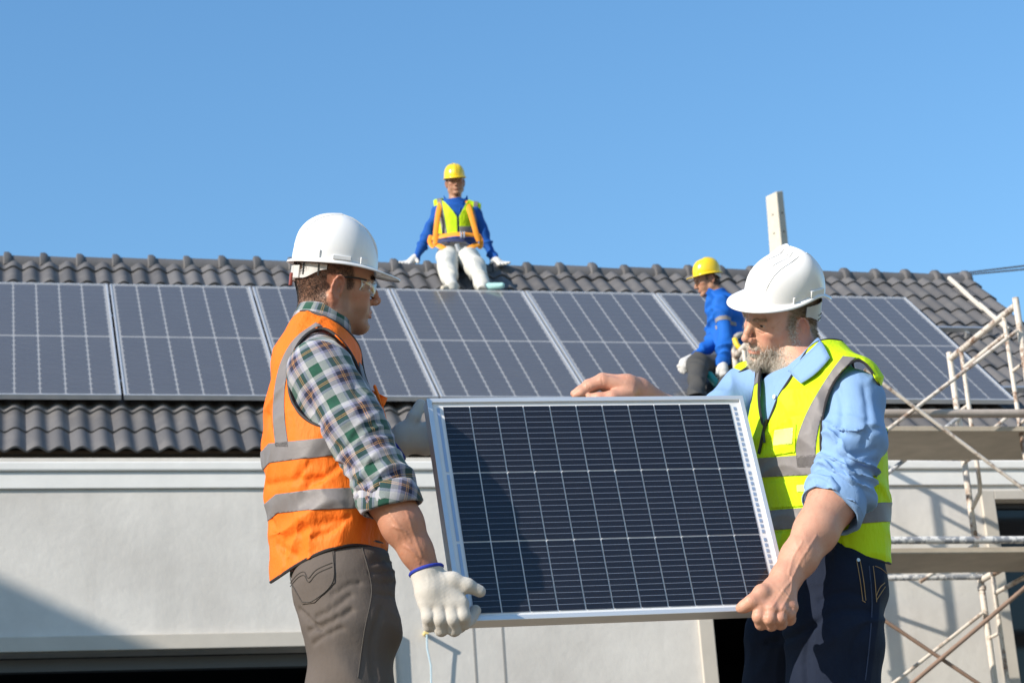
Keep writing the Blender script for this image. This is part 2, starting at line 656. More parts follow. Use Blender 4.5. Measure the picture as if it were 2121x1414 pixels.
M_RCELL = mat_roof_cell()
M_BACKSHEET = simple('white_backsheet', (0.36, 0.355, 0.345), 0.6, 0.03, 10)
M_ALU = simple('anodised_frame', (0.70, 0.71, 0.72), 0.38, 0.04, 8, metal=0.55)


def mat_glass_cover(dust):
    t = NT('module_glass')
    geo = t.coord('Object')
    d = t.ramp(t.noise(geo, 3.0, 6, 0.65), ((0.3, dust * 0.92), (0.75, dust * 1.12)))
    lw = t.schlick(0.034)
    gloss = t.node('ShaderNodeBsdfGlossy', {'Color': (0.9, 0.9, 0.92, 1), 'Roughness': 0.12}).outputs[0]
    tr = t.node('ShaderNodeBsdfTransparent').outputs[0]
    dif = t.node('ShaderNodeBsdfDiffuse', {'Color': (0.42, 0.42, 0.43, 1)}).outputs[0]
    a = t.node('ShaderNodeMixShader', {0: lw, 1: tr, 2: gloss}).outputs[0]
    a = t.node('ShaderNodeMixShader', {0: d, 1: a, 2: dif}).outputs[0]
    return t.done(a)


M_GLASS = mat_glass_cover(0.125)
PW, PL, PT = 1.144, 2.36, 0.038
NCX, NCY = 6, 24


def frame_mesh(w, l, t, lip, name):
    """aluminium frame ring, outer size w x l, thickness t, front lip width lip; lies in xy, front at z=0"""
    o = [(-w / 2, -l / 2), (w / 2, -l / 2), (w / 2, l / 2), (-w / 2, l / 2)]
    i = [(-w / 2 + lip, -l / 2 + lip), (w / 2 - lip, -l / 2 + lip), (w / 2 - lip, l / 2 - lip), (-w / 2 + lip, l / 2 - lip)]
    V = [(x, y, 0) for x, y in o] + [(x, y, 0) for x, y in i] + [(x, y, -t) for x, y in o] + [(x, y, -t) for x, y in i]
    F = []
    for k in range(4):
        m_ = (k + 1) % 4
        F += [(k, m_, 4 + m_, 4 + k), (8 + k, k + 0, 0, 0)[:0] or (8 + k, 8 + m_, m_, k), (4 + k, 4 + m_, 12 + m_, 12 + k), (12 + k, 12 + m_, 8 + m_, 8 + k)]
    me = pydata(name, V, F, False)
    return me


RF_ME = frame_mesh(PW, PL, PT, 0.012, 'module_frame')
RF_ME.materials.append(M_ALU)
cw, ch = (PW - 0.06) / NCX, (PL - 0.085) / NCY
g_, c_ = 0.0028, 0.012
hx, hy = cw / 2 - g_ * 2.2, ch / 2 - g_ * 0.55
RC_ME = pydata('solar_cell', [(-hx + c_, -hy, 0), (hx - c_, -hy, 0), (hx, -hy + c_, 0), (hx, hy - c_, 0), (hx - c_, hy, 0), (-hx + c_, hy, 0), (-hx, hy - c_, 0), (-hx, -hy + c_, 0)], [(0, 1, 2, 3, 4, 5, 6, 7)], False)
RC_ME.materials.append(M_RCELL)
RB_ME = pydata('backsheet', [(-PW / 2 + .003, -PL / 2 + .003, -0.006), (PW / 2 - .003, -PL / 2 + .003, -0.006), (PW / 2 - .003, PL / 2 - .003, -0.006), (-PW / 2 + .003, PL / 2 - .003, -0.006)], [(0, 1, 2, 3)], False)
RB_ME.materials.append(M_BACKSHEET)
RG_ME = pydata('glass', [(-PW / 2 + .004, -PL / 2 + .004, -0.002), (PW / 2 - .004, -PL / 2 + .004, -0.002), (PW / 2 - .004, PL / 2 - .004, -0.002), (-PW / 2 + .004, PL / 2 - .004, -0.002)], [(0, 1, 2, 3)], False)
RG_ME.materials.append(M_GLASS)
ROOF_LABELS = ['roof solar module at the left end of the row, cut by the picture edge', 'roof solar module second from the left, beside the left man\'s back',
               'roof solar module behind the face of the man in orange vest', 'roof solar module just below the worker seated on the ridge',
               'roof solar module above the bare hand on the carried module', 'roof solar module on which the worker in blue jacket crouches', 'roof solar module at the right end of the row, above the scaffold']
S_MID = 14.90 + PL / 2 + 0.03
for k in range(7):
    xc = 0.911 + 1.164 * (k - 0.5)
    e = bpy.data.objects.new('roof_solar_module', None)
    COL.objects.link(e)
    m = np.eye(4)
    m[:3, :3] = HOUSE_M @ ROOF_R
    m[:3, 3] = h2w(rp(xc, S_MID, 0.0))
    e.matrix_world = Matrix(m.tolist())
    tag(e, ROOF_LABELS[k], 'solar panel', 'solar modules in a row on the roof')
    link('frame', RF_ME, None, e)
    link('backsheet', RB_ME, None, e)
    link('glass', RG_ME, None, e)
    for i in range(NCX):
        for j in range(NCY):
            o = link('solar_cell', RC_ME, None, e)
            o.location = (-PW / 2 + 0.03 + cw * (i + 0.5), -PL / 2 + 0.03 + ch * (j + 0.5) + (0.025 if j >= NCY // 2 else 0), -0.004)

# ================================================================ scaffold
def mat_scaf():
    t = NT('painted_scaffold_tube')
    co = t.coord()
    n1 = t.noise(co, 7, 5, 0.7)
    n2 = t.noise(co, 40, 4, 0.6)
    f = t.ramp(t.math('ADD', t.math('MULTIPLY', n1, 0.75), t.math('MULTIPLY', n2, 0.25)), ((0.50, 0), (0.60, 1)))
    col = t.mix(f, (0.60, 0.54, 0.47), (0.20, 0.115, 0.07))
    col = t.mix(t.ramp(n2, ((0.62, 0), (0.68, 0.8))), col, (0.38, 0.38, 0.38))
    return t.done(t.pbr(col, 0.62, t.bump(n2, 0.3, 0.003)))


M_SCAF = mat_scaf()
M_RUST = simple('rusty_tube', (0.25, 0.16, 0.11), 0.75, 0.4, 12, 0.2)
t = NT('splashed_tube')
_co = t.coord()
_n = t.noise(_co, 16, 5, 0.7)
_c = t.mix(t.ramp(_n, ((0.47, 0), (0.53, 1))), (0.24, 0.25, 0.27), (0.66, 0.64, 0.61))
_c = t.mix(t.ramp(t.noise(_co, 5, 3), ((0.58, 0), (0.66, 0.8))), _c, (0.16, 0.10, 0.07))
M_GREYTUBE = t.done(t.pbr(_c, 0.6, t.bump(_n, 0.3, 0.004)))
M_PLANK = simple('scaffold_board', (0.42, 0.375, 0.31), 0.8, 0.25, 7, 0.2)
SC = empty('scaffold', (0, 0, 0), YAW, label='rusty cream tube scaffold standing against the right end of the house wall', cat='scaffold')
YN, YF, XS = 13.25, 14.4, 6.915
XL = XS - 1.68
GZH = 0.41


def sct(name, pts, r, mat=None, smooth=True):
    b = MB()
    b.tube(pts, r, 10)
    return b.build(name, mat or M_SCAF, SC, smooth=smooth)


for X in (XS, XL):
    ztops = (5.05, 3.37)
    for y in (YN, YF):
        sct('post', [(X, y, GZH), (X, y, 5.10)], 0.0235)
    for zt in ztops:
        sct('top_bar', [(X, YN, zt), (X, YF, zt)], 0.0235)
        for (ya, yb) in ((YN, YN + 0.21), (YF, YF - 0.20)):
            sct('inner_rod', [(X, yb, zt), (X, yb, zt - 1.02), (X, yb + (0.02 if ya > yb else -0.02), zt - 1.08), (X, ya, zt - 1.16)], 0.0165)
            sct('rung', [(X, ya, zt - 0.42), (X, yb, zt - 0.42)], 0.0125)
            sct('rung', [(X, ya, zt - 0.80), (X, yb, zt - 0.80)], 0.0125)
        sct('lower_bar', [(X, YN + 0.21, zt - 0.14), (X, YF - 0.20, zt - 0.14)], 0.0165)
    for y in (YN, YF):
        for z in (3.42, 3.30):
            sct('collar', [(X, y, z), (X, y, z + 0.03)], 0.032)


def hb(p, q, y):
    return [hat(*p, y), hat(*q, y)]


sct('cross_brace', hb((1800, 919), (2108, 684), YN - 0.03), 0.0135)
sct('cross_brace', hb((1790, 765), (2150, 1034), YN - 0.06), 0.0135)
sct('cross_brace', hb((1800, 1010), (1990, 861), YF - 0.03), 0.0155, M_GREYTUBE)
sct('cross_brace', hb((1994, 941), (2096, 855), YF + 0.05), 0.0135)
sct('cross_brace', hb((1760, 1236), (2060, 1437), YN - 0.03), 0.0135, M_RUST)
sct('cross_brace', hb((1840, 1456), (2160, 1185), YN - 0.06), 0.0145, M_RUST)
sct('cross_brace', hb((1812, 1445), (2036, 1268), YF - 0.03), 0.0135)
sct('cross_brace', hb((1905, 1205), (2022, 1126), YF - 0.06), 0.0145, M_SCAF)
sct('ledger', hb((1700, 856), (2150, 856), YN + 0.05), 0.031, simple('worn_grey_pipe', (0.36, 0.31, 0.27), 0.7, 0.4, 9, 0.3))
sct('ledger', hb((1700, 945), (2010, 949), YF - 0.06), 0.020, M_GREYTUBE)
sct('ledger', hb((1700, 1119), (2200, 1117), YN + 0.03), 0.026, M_GREYTUBE)
sct('ledger', hb((1700, 1198), (2034, 1194), YF - 0.05), 0.021, M_GREYTUBE)
sct('hook', [hat(1994, 924, YF - 0.1), hat(1996, 941, YF - 0.1)], 0.025)


def plank(px, py, y0, y1, th, label):
    a = hat(px, py, y0)
    b = MB()
    b.box((5.5, y0, a[2] - th), (8.4, y1, a[2]))
    o = b.build('scaffold_plank', M_PLANK, None, bevel=0.004, label=label, cat='plank', group='planks on the scaffold')
    o.rotation_euler = (0, 0, YAW)


plank(1980, 882, 13.42, 14.12, 0.036, 'upper wooden plank of the scaffold, just below the roof edge')
plank(1980, 1133, 13.36, 13.92, 0.040, 'lower wooden plank of the scaffold, at the height of the yellow vest hem')

# ================================================================ pole and cables behind the house
def mat_conc():
    t = NT('pole_concrete')
    co = t.coord()
    n = t.noise(co, 6, 5)
    col = t.mix(n, (0.40, 0.37, 0.31), (0.58, 0.54, 0.46))
    return t.done(t.pbr(col, 0.85, t.bump(t.noise(co, 40), 0.2, 0.01), spec=0.2))


M_CONC = mat_conc()
YP = 34.0
p0, p1 = at(1623, 620, YP), at(1604, 404, YP)
pole = empty('utility_pole', tuple(p0), 0, label='square concrete utility pole rising behind the roof ridge', cat='utility pole')
b = MB()
ax = p1 - p0
ROTP = np.array(Matrix.Rotation(math.radians(40), 3, 'Z'))


def polesec(f, hw):
    c = ax * f
    return [c + ROTP @ np.array([sx * hw * 0.62 + 0, sy * hw, 0]) for sx, sy in ((-1, -1), (1, -1), (1, 1), (-1, 1))]


dn = -9.0 / ax[2]
secs = polesec(dn, 0.19) + polesec(0, 0.148) + polesec(0.985, 0.128)
secs += [p + np.array([0, 0, 0.05]) * (1 if k in (1, 2) else 0) for k, p in enumerate(polesec(1.0, 0.128))]
F = []
for i in range(3):
    for k in range(4):
        F.append((4 * i + k, 4 * i + (k + 1) % 4, 4 * i + 4 + (k + 1) % 4, 4 * i + 4 + k))
F.append((12, 13, 14, 15))
b.add(secs, F)
b.build('shaft', M_CONC, pole, bevel=0.012)
for f in (0.12, 0.28, 0.45, 0.62, 0.8):
    c = ax * f
    for dv in (np.array([-1, 0, 0]), np.array([0, -1, 0])):
        q = c + ROTP @ (dv * np.array([0.089, 0.144, 0]) + dv * 0.0)
        b = MB()
        b.tube([q - ROTP @ dv * 0.006, q + ROTP @ dv * 0.003], 0.014, 8)
        b.build('bolt_hole', M_DARK, pole)
for k, (a, c) in enumerate((((1890, 573), (2160, 546)), ((1895, 574), (2160, 554)))):
    pa, pb = at(*a, 33.0), at(*c, 27.0)
    pm = (pa + pb) / 2 - np.array([0, 0, 0.02])
    b = MB()
    d = pb - pa
    b.tube([pa - d * 0.6, pa, pm, pb, pb + d * 1.5], 0.012, 6)
    b.build('overhead_cable', simple('black_cable', (0.03, 0.03, 0.035), 0.6) if k == 0 else MATS['black_cable'], None,
            label=('upper' if k == 0 else 'lower') + ' of the two thin overhead cables at the right end of the ridge', cat='cable', group='overhead cables')

# neighbouring house out of the frame: its roof shades the lower left of the wall
NB = empty('neighbour_house', (0, 0, 0), YAW, label='plain white neighbour house left of the garage, beyond the picture edge', cat='house')
sh = HOUSE_M.T @ np.array(SUN)
tq = 5.0 / -sh[1]
q0 = np.array([0.061, Y_WALL, 3.608]) + tq * sh
q1 = np.array([1.112, Y_WALL, 3.077]) + tq * sh
dq = (q1 - q0) / (q1[0] - q0[0])
ridge_q, eave_q = q0 - dq * 4.0, q0 + dq * 3.2
left_q = ridge_q - (eave_q - ridge_q) * np.array([1, 0, -1])
b = MB()
up = np.array([0, 0, 0.18])
y1, y0 = q0[1], q0[1] - 7.0
pr = [eave_q, ridge_q, left_q]
V = [(p[0], y, p[2] - dz) for y in (y0, y1) for dz in (0.0, 0.18) for p in pr]
b.add(V, [(0, 1, 7, 6), (1, 2, 8, 7), (3, 9, 10, 4), (4, 10, 11, 5), (0, 3, 4, 1), (1, 4, 5, 2), (6, 7, 10, 9), (7, 8, 11, 10), (0, 6, 9, 3), (2, 5, 11, 8)])
b.build('roof', M_TILE, NB)
b = MB()
xa, xb = left_q[0] + 0.5, eave_q[0] - 0.5
ze = eave_q[2]
V = [(xa, y0 + 0.4, -0.3), (xb, y0 + 0.4, -0.3), (xb, y0 + 0.4, ze), (ridge_q[0], y0 + 0.4, ridge_q[2] - 0.2), (xa, y0 + 0.4, ze)]
V += [(x, y1 - 0.4, z) for x, y, z in V]
b.add(V, [(0, 1, 2, 3, 4), (9, 8, 7, 6, 5), (1, 6, 7, 2), (0, 4, 9, 5)])
b.build('wall', M_TRIM, NB)
# ================================================================ sculpting kit: signed distance fields -> one continuous surface
f32 = np.float32


def nrm(v):
    v = np.asarray(v, float)
    return v / (np.linalg.norm(v) + 1e-12)


class Vol:
    def __init__(s, lo, hi, h):
        s.lo, s.h = np.asarray(lo, float), h
        s.n = np.ceil((np.asarray(hi, float) - s.lo) / h).astype(int) + 1
        s.D = np.full(s.n, 0.06, f32)
        s.ax = [(s.lo[k] + h * np.arange(s.n[k])).astype(f32) for k in range(3)]

    def _win(s, lo, hi):
        a = np.clip(np.floor((np.asarray(lo) - s.lo) / s.h).astype(int), 0, s.n)
        b = np.clip(np.ceil((np.asarray(hi) - s.lo) / s.h).astype(int) + 1, 0, s.n)
        return tuple(slice(i, j) for i, j in zip(a, b))

    def _grid(s, w):
        return s.ax[0][w[0]][:, None, None], s.ax[1][w[1]][None, :, None], s.ax[2][w[2]][None, None, :]

    def put(s, fn, lo, hi, k=0.0, mode='add'):
        m = 0.02 + k
        w = s._win(np.asarray(lo) - m, np.asarray(hi) + m)
        if any(q.stop <= q.start for q in w):
            return s
        d = np.asarray(fn(*s._grid(w)), f32)
        A = s.D[w]
        if mode == 'sub':
            d, A = -d, A
            if k > 0:
                q = np.clip(0.5 - 0.5 * (A - d) / k, 0, 1)
                s.D[w] = A + (d - A) * q + k * q * (1 - q)
            else:
                s.D[w] = np.maximum(A, d)
            return s
        if k > 0:
            q = np.clip(0.5 + 0.5 * (A - d) / k, 0, 1)
            s.D[w] = A + (d - A) * q - k * q * (1 - q)
        else:
            s.D[w] = np.minimum(A, d)
        return s

    def cap(s, a, b, ra, rb=None, k=0.01, mode='add', sc=None):
        """tapered capsule; sc=(axis, factor): squashed along a direction"""
        rb = ra if rb is None else rb
        a, b = np.asarray(a, float), np.asarray(b, float)
        ab = b - a
        L2 = float(ab @ ab) + 1e-12
        R = max(ra, rb)

        def fn(X, Y, Z):
            x, y, z = X - a[0], Y - a[1], Z - a[2]
            t = np.clip((x * ab[0] + y * ab[1] + z * ab[2]) / L2, 0, 1)
            x, y, z = x - t * ab[0], y - t * ab[1], z - t * ab[2]
            if sc is not None:
                u, f = sc
                q = x * u[0] + y * u[1] + z * u[2]
                g = (1 / f - 1) * q
                x, y, z = x + g * u[0], y + g * u[1], z + g * u[2]
                return (np.sqrt(x * x + y * y + z * z) - (ra + (rb - ra) * t)) * min(1, f ** 0.5)
            return np.sqrt(x * x + y * y + z * z) - (ra + (rb - ra) * t)
        e = R * (max(1, sc[1]) if sc else 1)
        return s.put(fn, np.minimum(a, b) - e, np.maximum(a, b) + e, k, mode)

    def chain(s, pts, rs, k=0.008, mode='add', sc=None):
        rs = np.broadcast_to(np.asarray(rs, float), (len(pts),))
        for i in range(len(pts) - 1):
            s.cap(pts[i], pts[i + 1], rs[i], rs[i + 1], k, mode, sc)
        return s

    def ell(s, c, r, k=0.01, mode='add', R=None):
        c, r = np.asarray(c, float), np.asarray(r, float)
        R = np.eye(3) if R is None else np.asarray(R, float)      # columns: ellipsoid axes

        def fn(X, Y, Z):
            x, y, z = X - c[0], Y - c[1], Z - c[2]
            u = [(x * R[0, i] + y * R[1, i] + z * R[2, i]) for i in range(3)]
            k0 = np.sqrt(sum((u[i] / r[i]) ** 2 for i in range(3)))
            k1 = np.sqrt(sum((u[i] / r[i] ** 2) ** 2 for i in range(3))) + 1e-9
            return k0 * (k0 - 1) / k1
        e = np.full(3, r.max()) if not np.allclose(R, np.eye(3)) else r
        return s.put(fn, c - e, c + e, k, mode)

    def box(s, c, hs, rad=0.005, k=0.01, mode='add', R=None):
        c, hs = np.asarray(c, float), np.asarray(hs, float)
        R = np.eye(3) if R is None else np.asarray(R, float)

        def fn(X, Y, Z):
            x, y, z = X - c[0], Y - c[1], Z - c[2]
            q = [np.abs(x * R[0, i] + y * R[1, i] + z * R[2, i]) - hs[i] + rad for i in range(3)]
            o = np.sqrt(sum(np.maximum(v, 0) ** 2 for v in q))
            return o + np.minimum(np.maximum(np.maximum(q[0], q[1]), q[2]), 0) - rad
        e = np.full(3, np.linalg.norm(hs))
        return s.put(fn, c - e, c + e, k, mode)

    def mesh(s, iso=0.0, smooth=0):
        D = s.D - f32(iso)
        S = D < 0
        nx, ny, nz = D.shape
        c8 = [S[i:nx - 1 + i, j:ny - 1 + j, k:nz - 1 + k] for i in (0, 1) for j in (0, 1) for k in (0, 1)]
        cnt = sum(c.astype(np.int8) for c in c8)
        act = (cnt > 0) & (cnt < 8)
        I = np.argwhere(act)
        idx = np.full(act.shape, -1, np.int64)
        idx[act] = np.arange(len(I))
        vals = np.array([D[I[:, 0] + i, I[:, 1] + j, I[:, 2] + k] for i in (0, 1) for j in (0, 1) for k in (0, 1)])
        offs = np.array([(i, j, k) for i in (0, 1) for j in (0, 1) for k in (0, 1)], float)
        acc = np.zeros((len(I), 3))
        num = np.zeros(len(I))
        for a in range(8):
            for b in range(a + 1, 8):
                if np.abs(offs[a] - offs[b]).sum() != 1:
                    continue
                m = (vals[a] < 0) != (vals[b] < 0)
                t = np.where(m, vals[a] / np.where(m, vals[a] - vals[b], 1), 0)
                acc += np.where(m[:, None], offs[a] + t[:, None] * (offs[b] - offs[a]), 0)
                num += m
        V = s.lo + s.h * (I + acc / num[:, None])
        quads = []
        for axn in range(3):
            sl0 = [slice(None)] * 3
            sl1 = [slice(None)] * 3
            sl0[axn], sl1[axn] = slice(0, -1), slice(1, None)
            cr = S[tuple(sl0)] != S[tuple(sl1)]
            o1, o2 = (axn + 1) % 3, (axn + 2) % 3
            E = np.argwhere(cr)
            ok = (E[:, o1] > 0) & (E[:, o2] > 0) & (E[:, o1] < D.shape[o1] - 1) & (E[:, o2] < D.shape[o2] - 1)
            E = E[ok]
            flip = S[tuple(E.T)]
            d1, d2 = np.zeros(3, int), np.zeros(3, int)
            d1[o1], d2[o2] = 1, 1
            q = np.stack([idx[tuple((E - d1 - d2).T)], idx[tuple((E - d2).T)], idx[tuple(E.T)], idx[tuple((E - d1).T)]], 1)
            q[~flip] = q[~flip][:, ::-1]
            quads.append(q)
        Q = np.concatenate(quads)
        m = Mesh(V, Q)
        if smooth:
            m.relax(smooth)
        return m


class Mesh:
    """V (n,3), faces quads or tris, point attributes"""
    def __init__(s, V, F, A=None):
        s.V, s.F, s.A = np.asarray(V, float), np.asarray(F), dict(A or {})

    def copy(s):
        return Mesh(s.V.copy(), s.F.copy(), {k: v.copy() for k, v in s.A.items()})

    def tris(s):
        if s.F.shape[1] == 4:
            s.F = np.concatenate([s.F[:, [0, 1, 2]], s.F[:, [0, 2, 3]]])
        return s

    def normals(s):
        N = np.zeros_like(s.V)
        F = s.F
        if F.shape[1] == 4:
            n = np.cross(s.V[F[:, 2]] - s.V[F[:, 0]], s.V[F[:, 3]] - s.V[F[:, 1]])
        else:
            n = np.cross(s.V[F[:, 1]] - s.V[F[:, 0]], s.V[F[:, 2]] - s.V[F[:, 0]])
        for k in range(F.shape[1]):
            for c in range(3):
                N[:, c] += np.bincount(F[:, k], n[:, c], len(s.V))
        return N / (np.linalg.norm(N, axis=1, keepdims=True) + 1e-12)

    def relax(s, it, lam=0.5):
        F = s.F
        k = F.shape[1]
        e = np.concatenate([F[:, [i, (i + 1) % k]] for i in range(k)])
        e = np.unique(np.sort(e, 1), axis=0)
        deg = np.bincount(e.ravel(), minlength=len(s.V))[:, None] + 1e-9
        for i in range(it):
            for l in (lam, -lam * 1.04):
                a = np.stack([np.bincount(e[:, 0], s.V[e[:, 1], c], len(s.V)) + np.bincount(e[:, 1], s.V[e[:, 0], c], len(s.V)) for c in range(3)], 1)
                s.V = s.V + l * (a / deg - s.V)
        return s

    def push(s, d):
        s.V = s.V + s.normals() * (np.asarray(d)[:, None] if np.ndim(d) else d)
        return s

    def clip(s, f):
        """keep the part where f < 0, cut exactly along f = 0"""
        s.tris()
        F = s.F
        f = np.asarray(f, float)
        inn = f < 0
        c = inn[F].sum(1)
        keep = [F[c == 3]]
        A = dict(s.A)
        A['__v'] = s.V
        n0 = len(s.V)
        mixed = F[(c == 1) | (c == 2)]
        if len(mixed):
            # rotate so that the odd vertex comes first
            ins = inn[mixed]
            one = ins.sum(1) == 1
            odd = np.where(one, ins.argmax(1), (~ins).argmax(1))
            r = np.arange(len(mixed))
            a, b, d = mixed[r, odd], mixed[r, (odd + 1) % 3], mixed[r, (odd + 2) % 3]
            ed = np.concatenate([np.stack([a, b], 1), np.stack([a, d], 1)])
            eds = np.sort(ed, 1)
            u, inv = np.unique(eds, axis=0, return_inverse=True)
            inv = inv.ravel()
            t = f[u[:, 0]] / (f[u[:, 0]] - f[u[:, 1]])
            for k in A:
                v = A[k]
                tt = t[:, None] if v.ndim == 2 else t
                A[k] = np.concatenate([v, v[u[:, 0]] * (1 - tt) + v[u[:, 1]] * tt])
            e1, e2 = n0 + inv[:len(mixed)], n0 + inv[len(mixed):]
            keep.append(np.stack([a, e1, e2], 1)[one])
            o = ~one
            keep.append(np.stack([e1, b, d], 1)[o])
            keep.append(np.stack([e1, d, e2], 1)[o])
        V = A.pop('__v')
        F = np.concatenate(keep)
        used = np.zeros(len(V), bool)
        used[F.ravel()] = True
        mp = np.cumsum(used) - 1
        return Mesh(V[used], mp[F], {k: v[used] for k, v in A.items()})

    def biggest(s):
        """drop small loose islands"""
        lab = np.arange(len(s.V))
        while True:
            m = lab[s.F].min(1)
            new = lab.copy()
            for k in range(s.F.shape[1]):
                np.minimum.at(new, s.F[:, k], m)
            new = new[new]
            if (new == lab).all():
                break
            lab = new
        cnt = np.bincount(lab)
        keep = lab == cnt.argmax()
        F = s.F[keep[s.F].all(1)]
        mp = np.cumsum(keep) - 1
        return Mesh(s.V[keep], mp[F], {k: v[keep] for k, v in s.A.items()})

    def xf(s, R, t):
        s.V = s.V @ np.asarray(R).T + np.asarray(t)
        return s

    def obj(s, name, mat, parent=None, attrs=True, thick=0.0, **kw):
        me = pydata(name, s.V, s.F, True, s.A if attrs else None)
        o = link(name, me, mat, parent, **kw)
        if thick:
            m = o.modifiers.new('thickness', 'SOLIDIFY')
            m.thickness, m.offset = abs(thick), (-1 if thick > 0 else 1)
        return o


def join(*ms):
    V, F, o = [], [], 0
    keys = set.intersection(*[set(m.A) for m in ms])
    A = {k: [] for k in keys}
    for m in ms:
        m.tris()
        V.append(m.V)
        F.append(m.F + o)
        o += len(m.V)
        for k in keys:
            A[k].append(m.A[k])
    return Mesh(np.concatenate(V), np.concatenate(F), {k: np.concatenate(v) for k, v in A.items()})


# smooth value noise in 3-D
_NZ = RNG.random((24, 24, 24)).astype(f32)


def vnoise(P):
    P = np.asarray(P, float)
    i = np.floor(P).astype(int)
    f = P - i
    f = f * f * (3 - 2 * f)
    r = 0
    for a in (0, 1):
        for b in (0, 1):
            for c in (0, 1):
                w = (f[:, 0] if a else 1 - f[:, 0]) * (f[:, 1] if b else 1 - f[:, 1]) * (f[:, 2] if c else 1 - f[:, 2])
                r = r + w * _NZ[(i[:, 0] + a) % 24, (i[:, 1] + b) % 24, (i[:, 2] + c) % 24]
    return r


def folds(P, ax, freq, along, seed=0.0, sharp=1.0):
    """cloth folds running across direction ax: sharp crests, wide valleys; returns about -0.5..0.5"""
    ax = nrm(ax)
    t = P @ ax
    w = np.stack([vnoise(P * along + seed), vnoise(P * along + seed + 7.3), vnoise(P * along + seed + 3.1)], 1)
    Q = np.stack([t * freq + 2.2 * w[:, 0], (P @ nrm(np.cross(ax, (0.3, 0.5, 0.81)))) * along * 1.2, w[:, 1] * 1.5 + seed], 1)
    n = vnoise(Q + seed)
    r = 1 - np.abs(2 * n - 1)
    return (r ** sharp) - 0.5


def sstep(a, b, x):
    t = np.clip((np.asarray(x, float) - a) / (b - a), 0, 1)
    return t * t * (3 - 2 * t)


def basis(yaw, pitch=0.0, roll=0.0):
    """columns: forward, left, up of a figure that faces world direction yaw (0 = +X)"""
    R = np.array(Matrix.Rotation(yaw, 3, 'Z') @ Matrix.Rotation(-pitch, 3, 'Y') @ Matrix.Rotation(roll, 3, 'X'))
    return R


def spline(pts, n):
    """Catmull-Rom through points"""
    P = np.asarray(pts, float)
    P = np.concatenate([[2 * P[0] - P[1]], P, [2 * P[-1] - P[-2]]])
    out = []
    m = len(P) - 3
    for q in np.linspace(0, m - 1e-6, n):
        i = int(q)
        t = q - i
        a, b, c, d = P[i:i + 4]
        out.append(0.5 * (2 * b + (c - a) * t + (2 * a - 5 * b + 4 * c - d) * t * t + (3 * b - a - 3 * c + d) * t ** 3))
    return np.array(out)


def hair(name, mat, parent, roots, dirs, lens, r0, segs=4, curl=0.15, grav=0.0, seed=1):
    rng = np.random.default_rng(seed)
    n = len(roots)
    hc = bpy.data.hair_curves.new(name)
    hc.add_curves([segs + 1] * n)
    P = np.zeros((n, segs + 1, 3))
    P[:, 0] = roots
    d = dirs.copy()
    for k in range(segs):
        d = d + rng.normal(0, curl, (n, 3)) + np.array([0, 0, -grav])
        d /= np.linalg.norm(d, axis=1, keepdims=True)
        P[:, k + 1] = P[:, k] + d * (lens / segs)[:, None]
    hc.attributes['position'].data.foreach_set('vector', P.astype(f32).ravel())
    ra = hc.attributes.get('radius') or hc.attributes.new('radius', 'FLOAT', 'POINT')
    rr = np.tile(r0 * np.linspace(1, 0.35, segs + 1), (n, 1))
    ra.data.foreach_set('value', rr.astype(f32).ravel())
    o = bpy.data.objects.new(name, hc)
    COL.objects.link(o)
    hc.materials.append(mat)
    o.parent = parent
    return o


def scatter(m, w, n, seed=3):
    """n random points on mesh m, density by vertex weight w; returns points, normals"""
    rng = np.random.default_rng(seed)
    m.tris()
    F = m.F
    ar = 0.5 * np.linalg.norm(np.cross(m.V[F[:, 1]] - m.V[F[:, 0]], m.V[F[:, 2]] - m.V[F[:, 0]]), axis=1) * w[F].mean(1)
    f = rng.choice(len(F), n, p=ar / ar.sum())
    b = rng.dirichlet((1, 1, 1), n)
    N = m.normals()
    P = (m.V[F[f]] * b[:, :, None]).sum(1)
    Q = (N[F[f]] * b[:, :, None]).sum(1)
    return P, Q / np.linalg.norm(Q, axis=1, keepdims=True)
# ================================================================ people: materials
def mat_skin(name, base, red, hairc, rough=0.5, fine=900.0):
    t = NT(name)
    co = t.coord()
    n = t.noise(co, 26, 5, 0.6)
    n2 = t.noise(co, fine * 0.35, 4, 0.6)
    b = tuple(base)
    col = t.mix(n, tuple(x * 0.78 for x in b), tuple(min(1, x * 1.12) for x in b))
    col = t.mix(t.ramp(t.noise(co, 55, 4, 0.6), ((0.5, 0), (0.75, 0.35))), col, (b[0] * 0.95, b[1] * 0.62, b[2] * 0.55))
    col = t.mix(t.math('MULTIPLY', t.ramp(n2, ((0.5, 0), (0.75, 1))), 0.25), col, tuple(x * 0.7 for x in b))
    col = t.mix(t.attr('flush'), col, red)
    st = t.math('MULTIPLY', t.attr('stubble'), t.ramp(t.noise(co, 1400, 2, 0.6), ((0.25, 0.45), (0.75, 1.0))))
    col = t.mix(st, col, hairc)
    nb = t.bump(n2, 0.45, 0.0014, t.bump(t.noise(co, 90, 4, 0.65), 0.25, 0.003))
    sh = t.pbr(col, rough, nb, spec=0.4, **{'Subsurface Weight': 0.06, 'Subsurface Radius': (0.6, 0.25, 0.12), 'Subsurface Scale': 0.008})
    return t.done(sh)


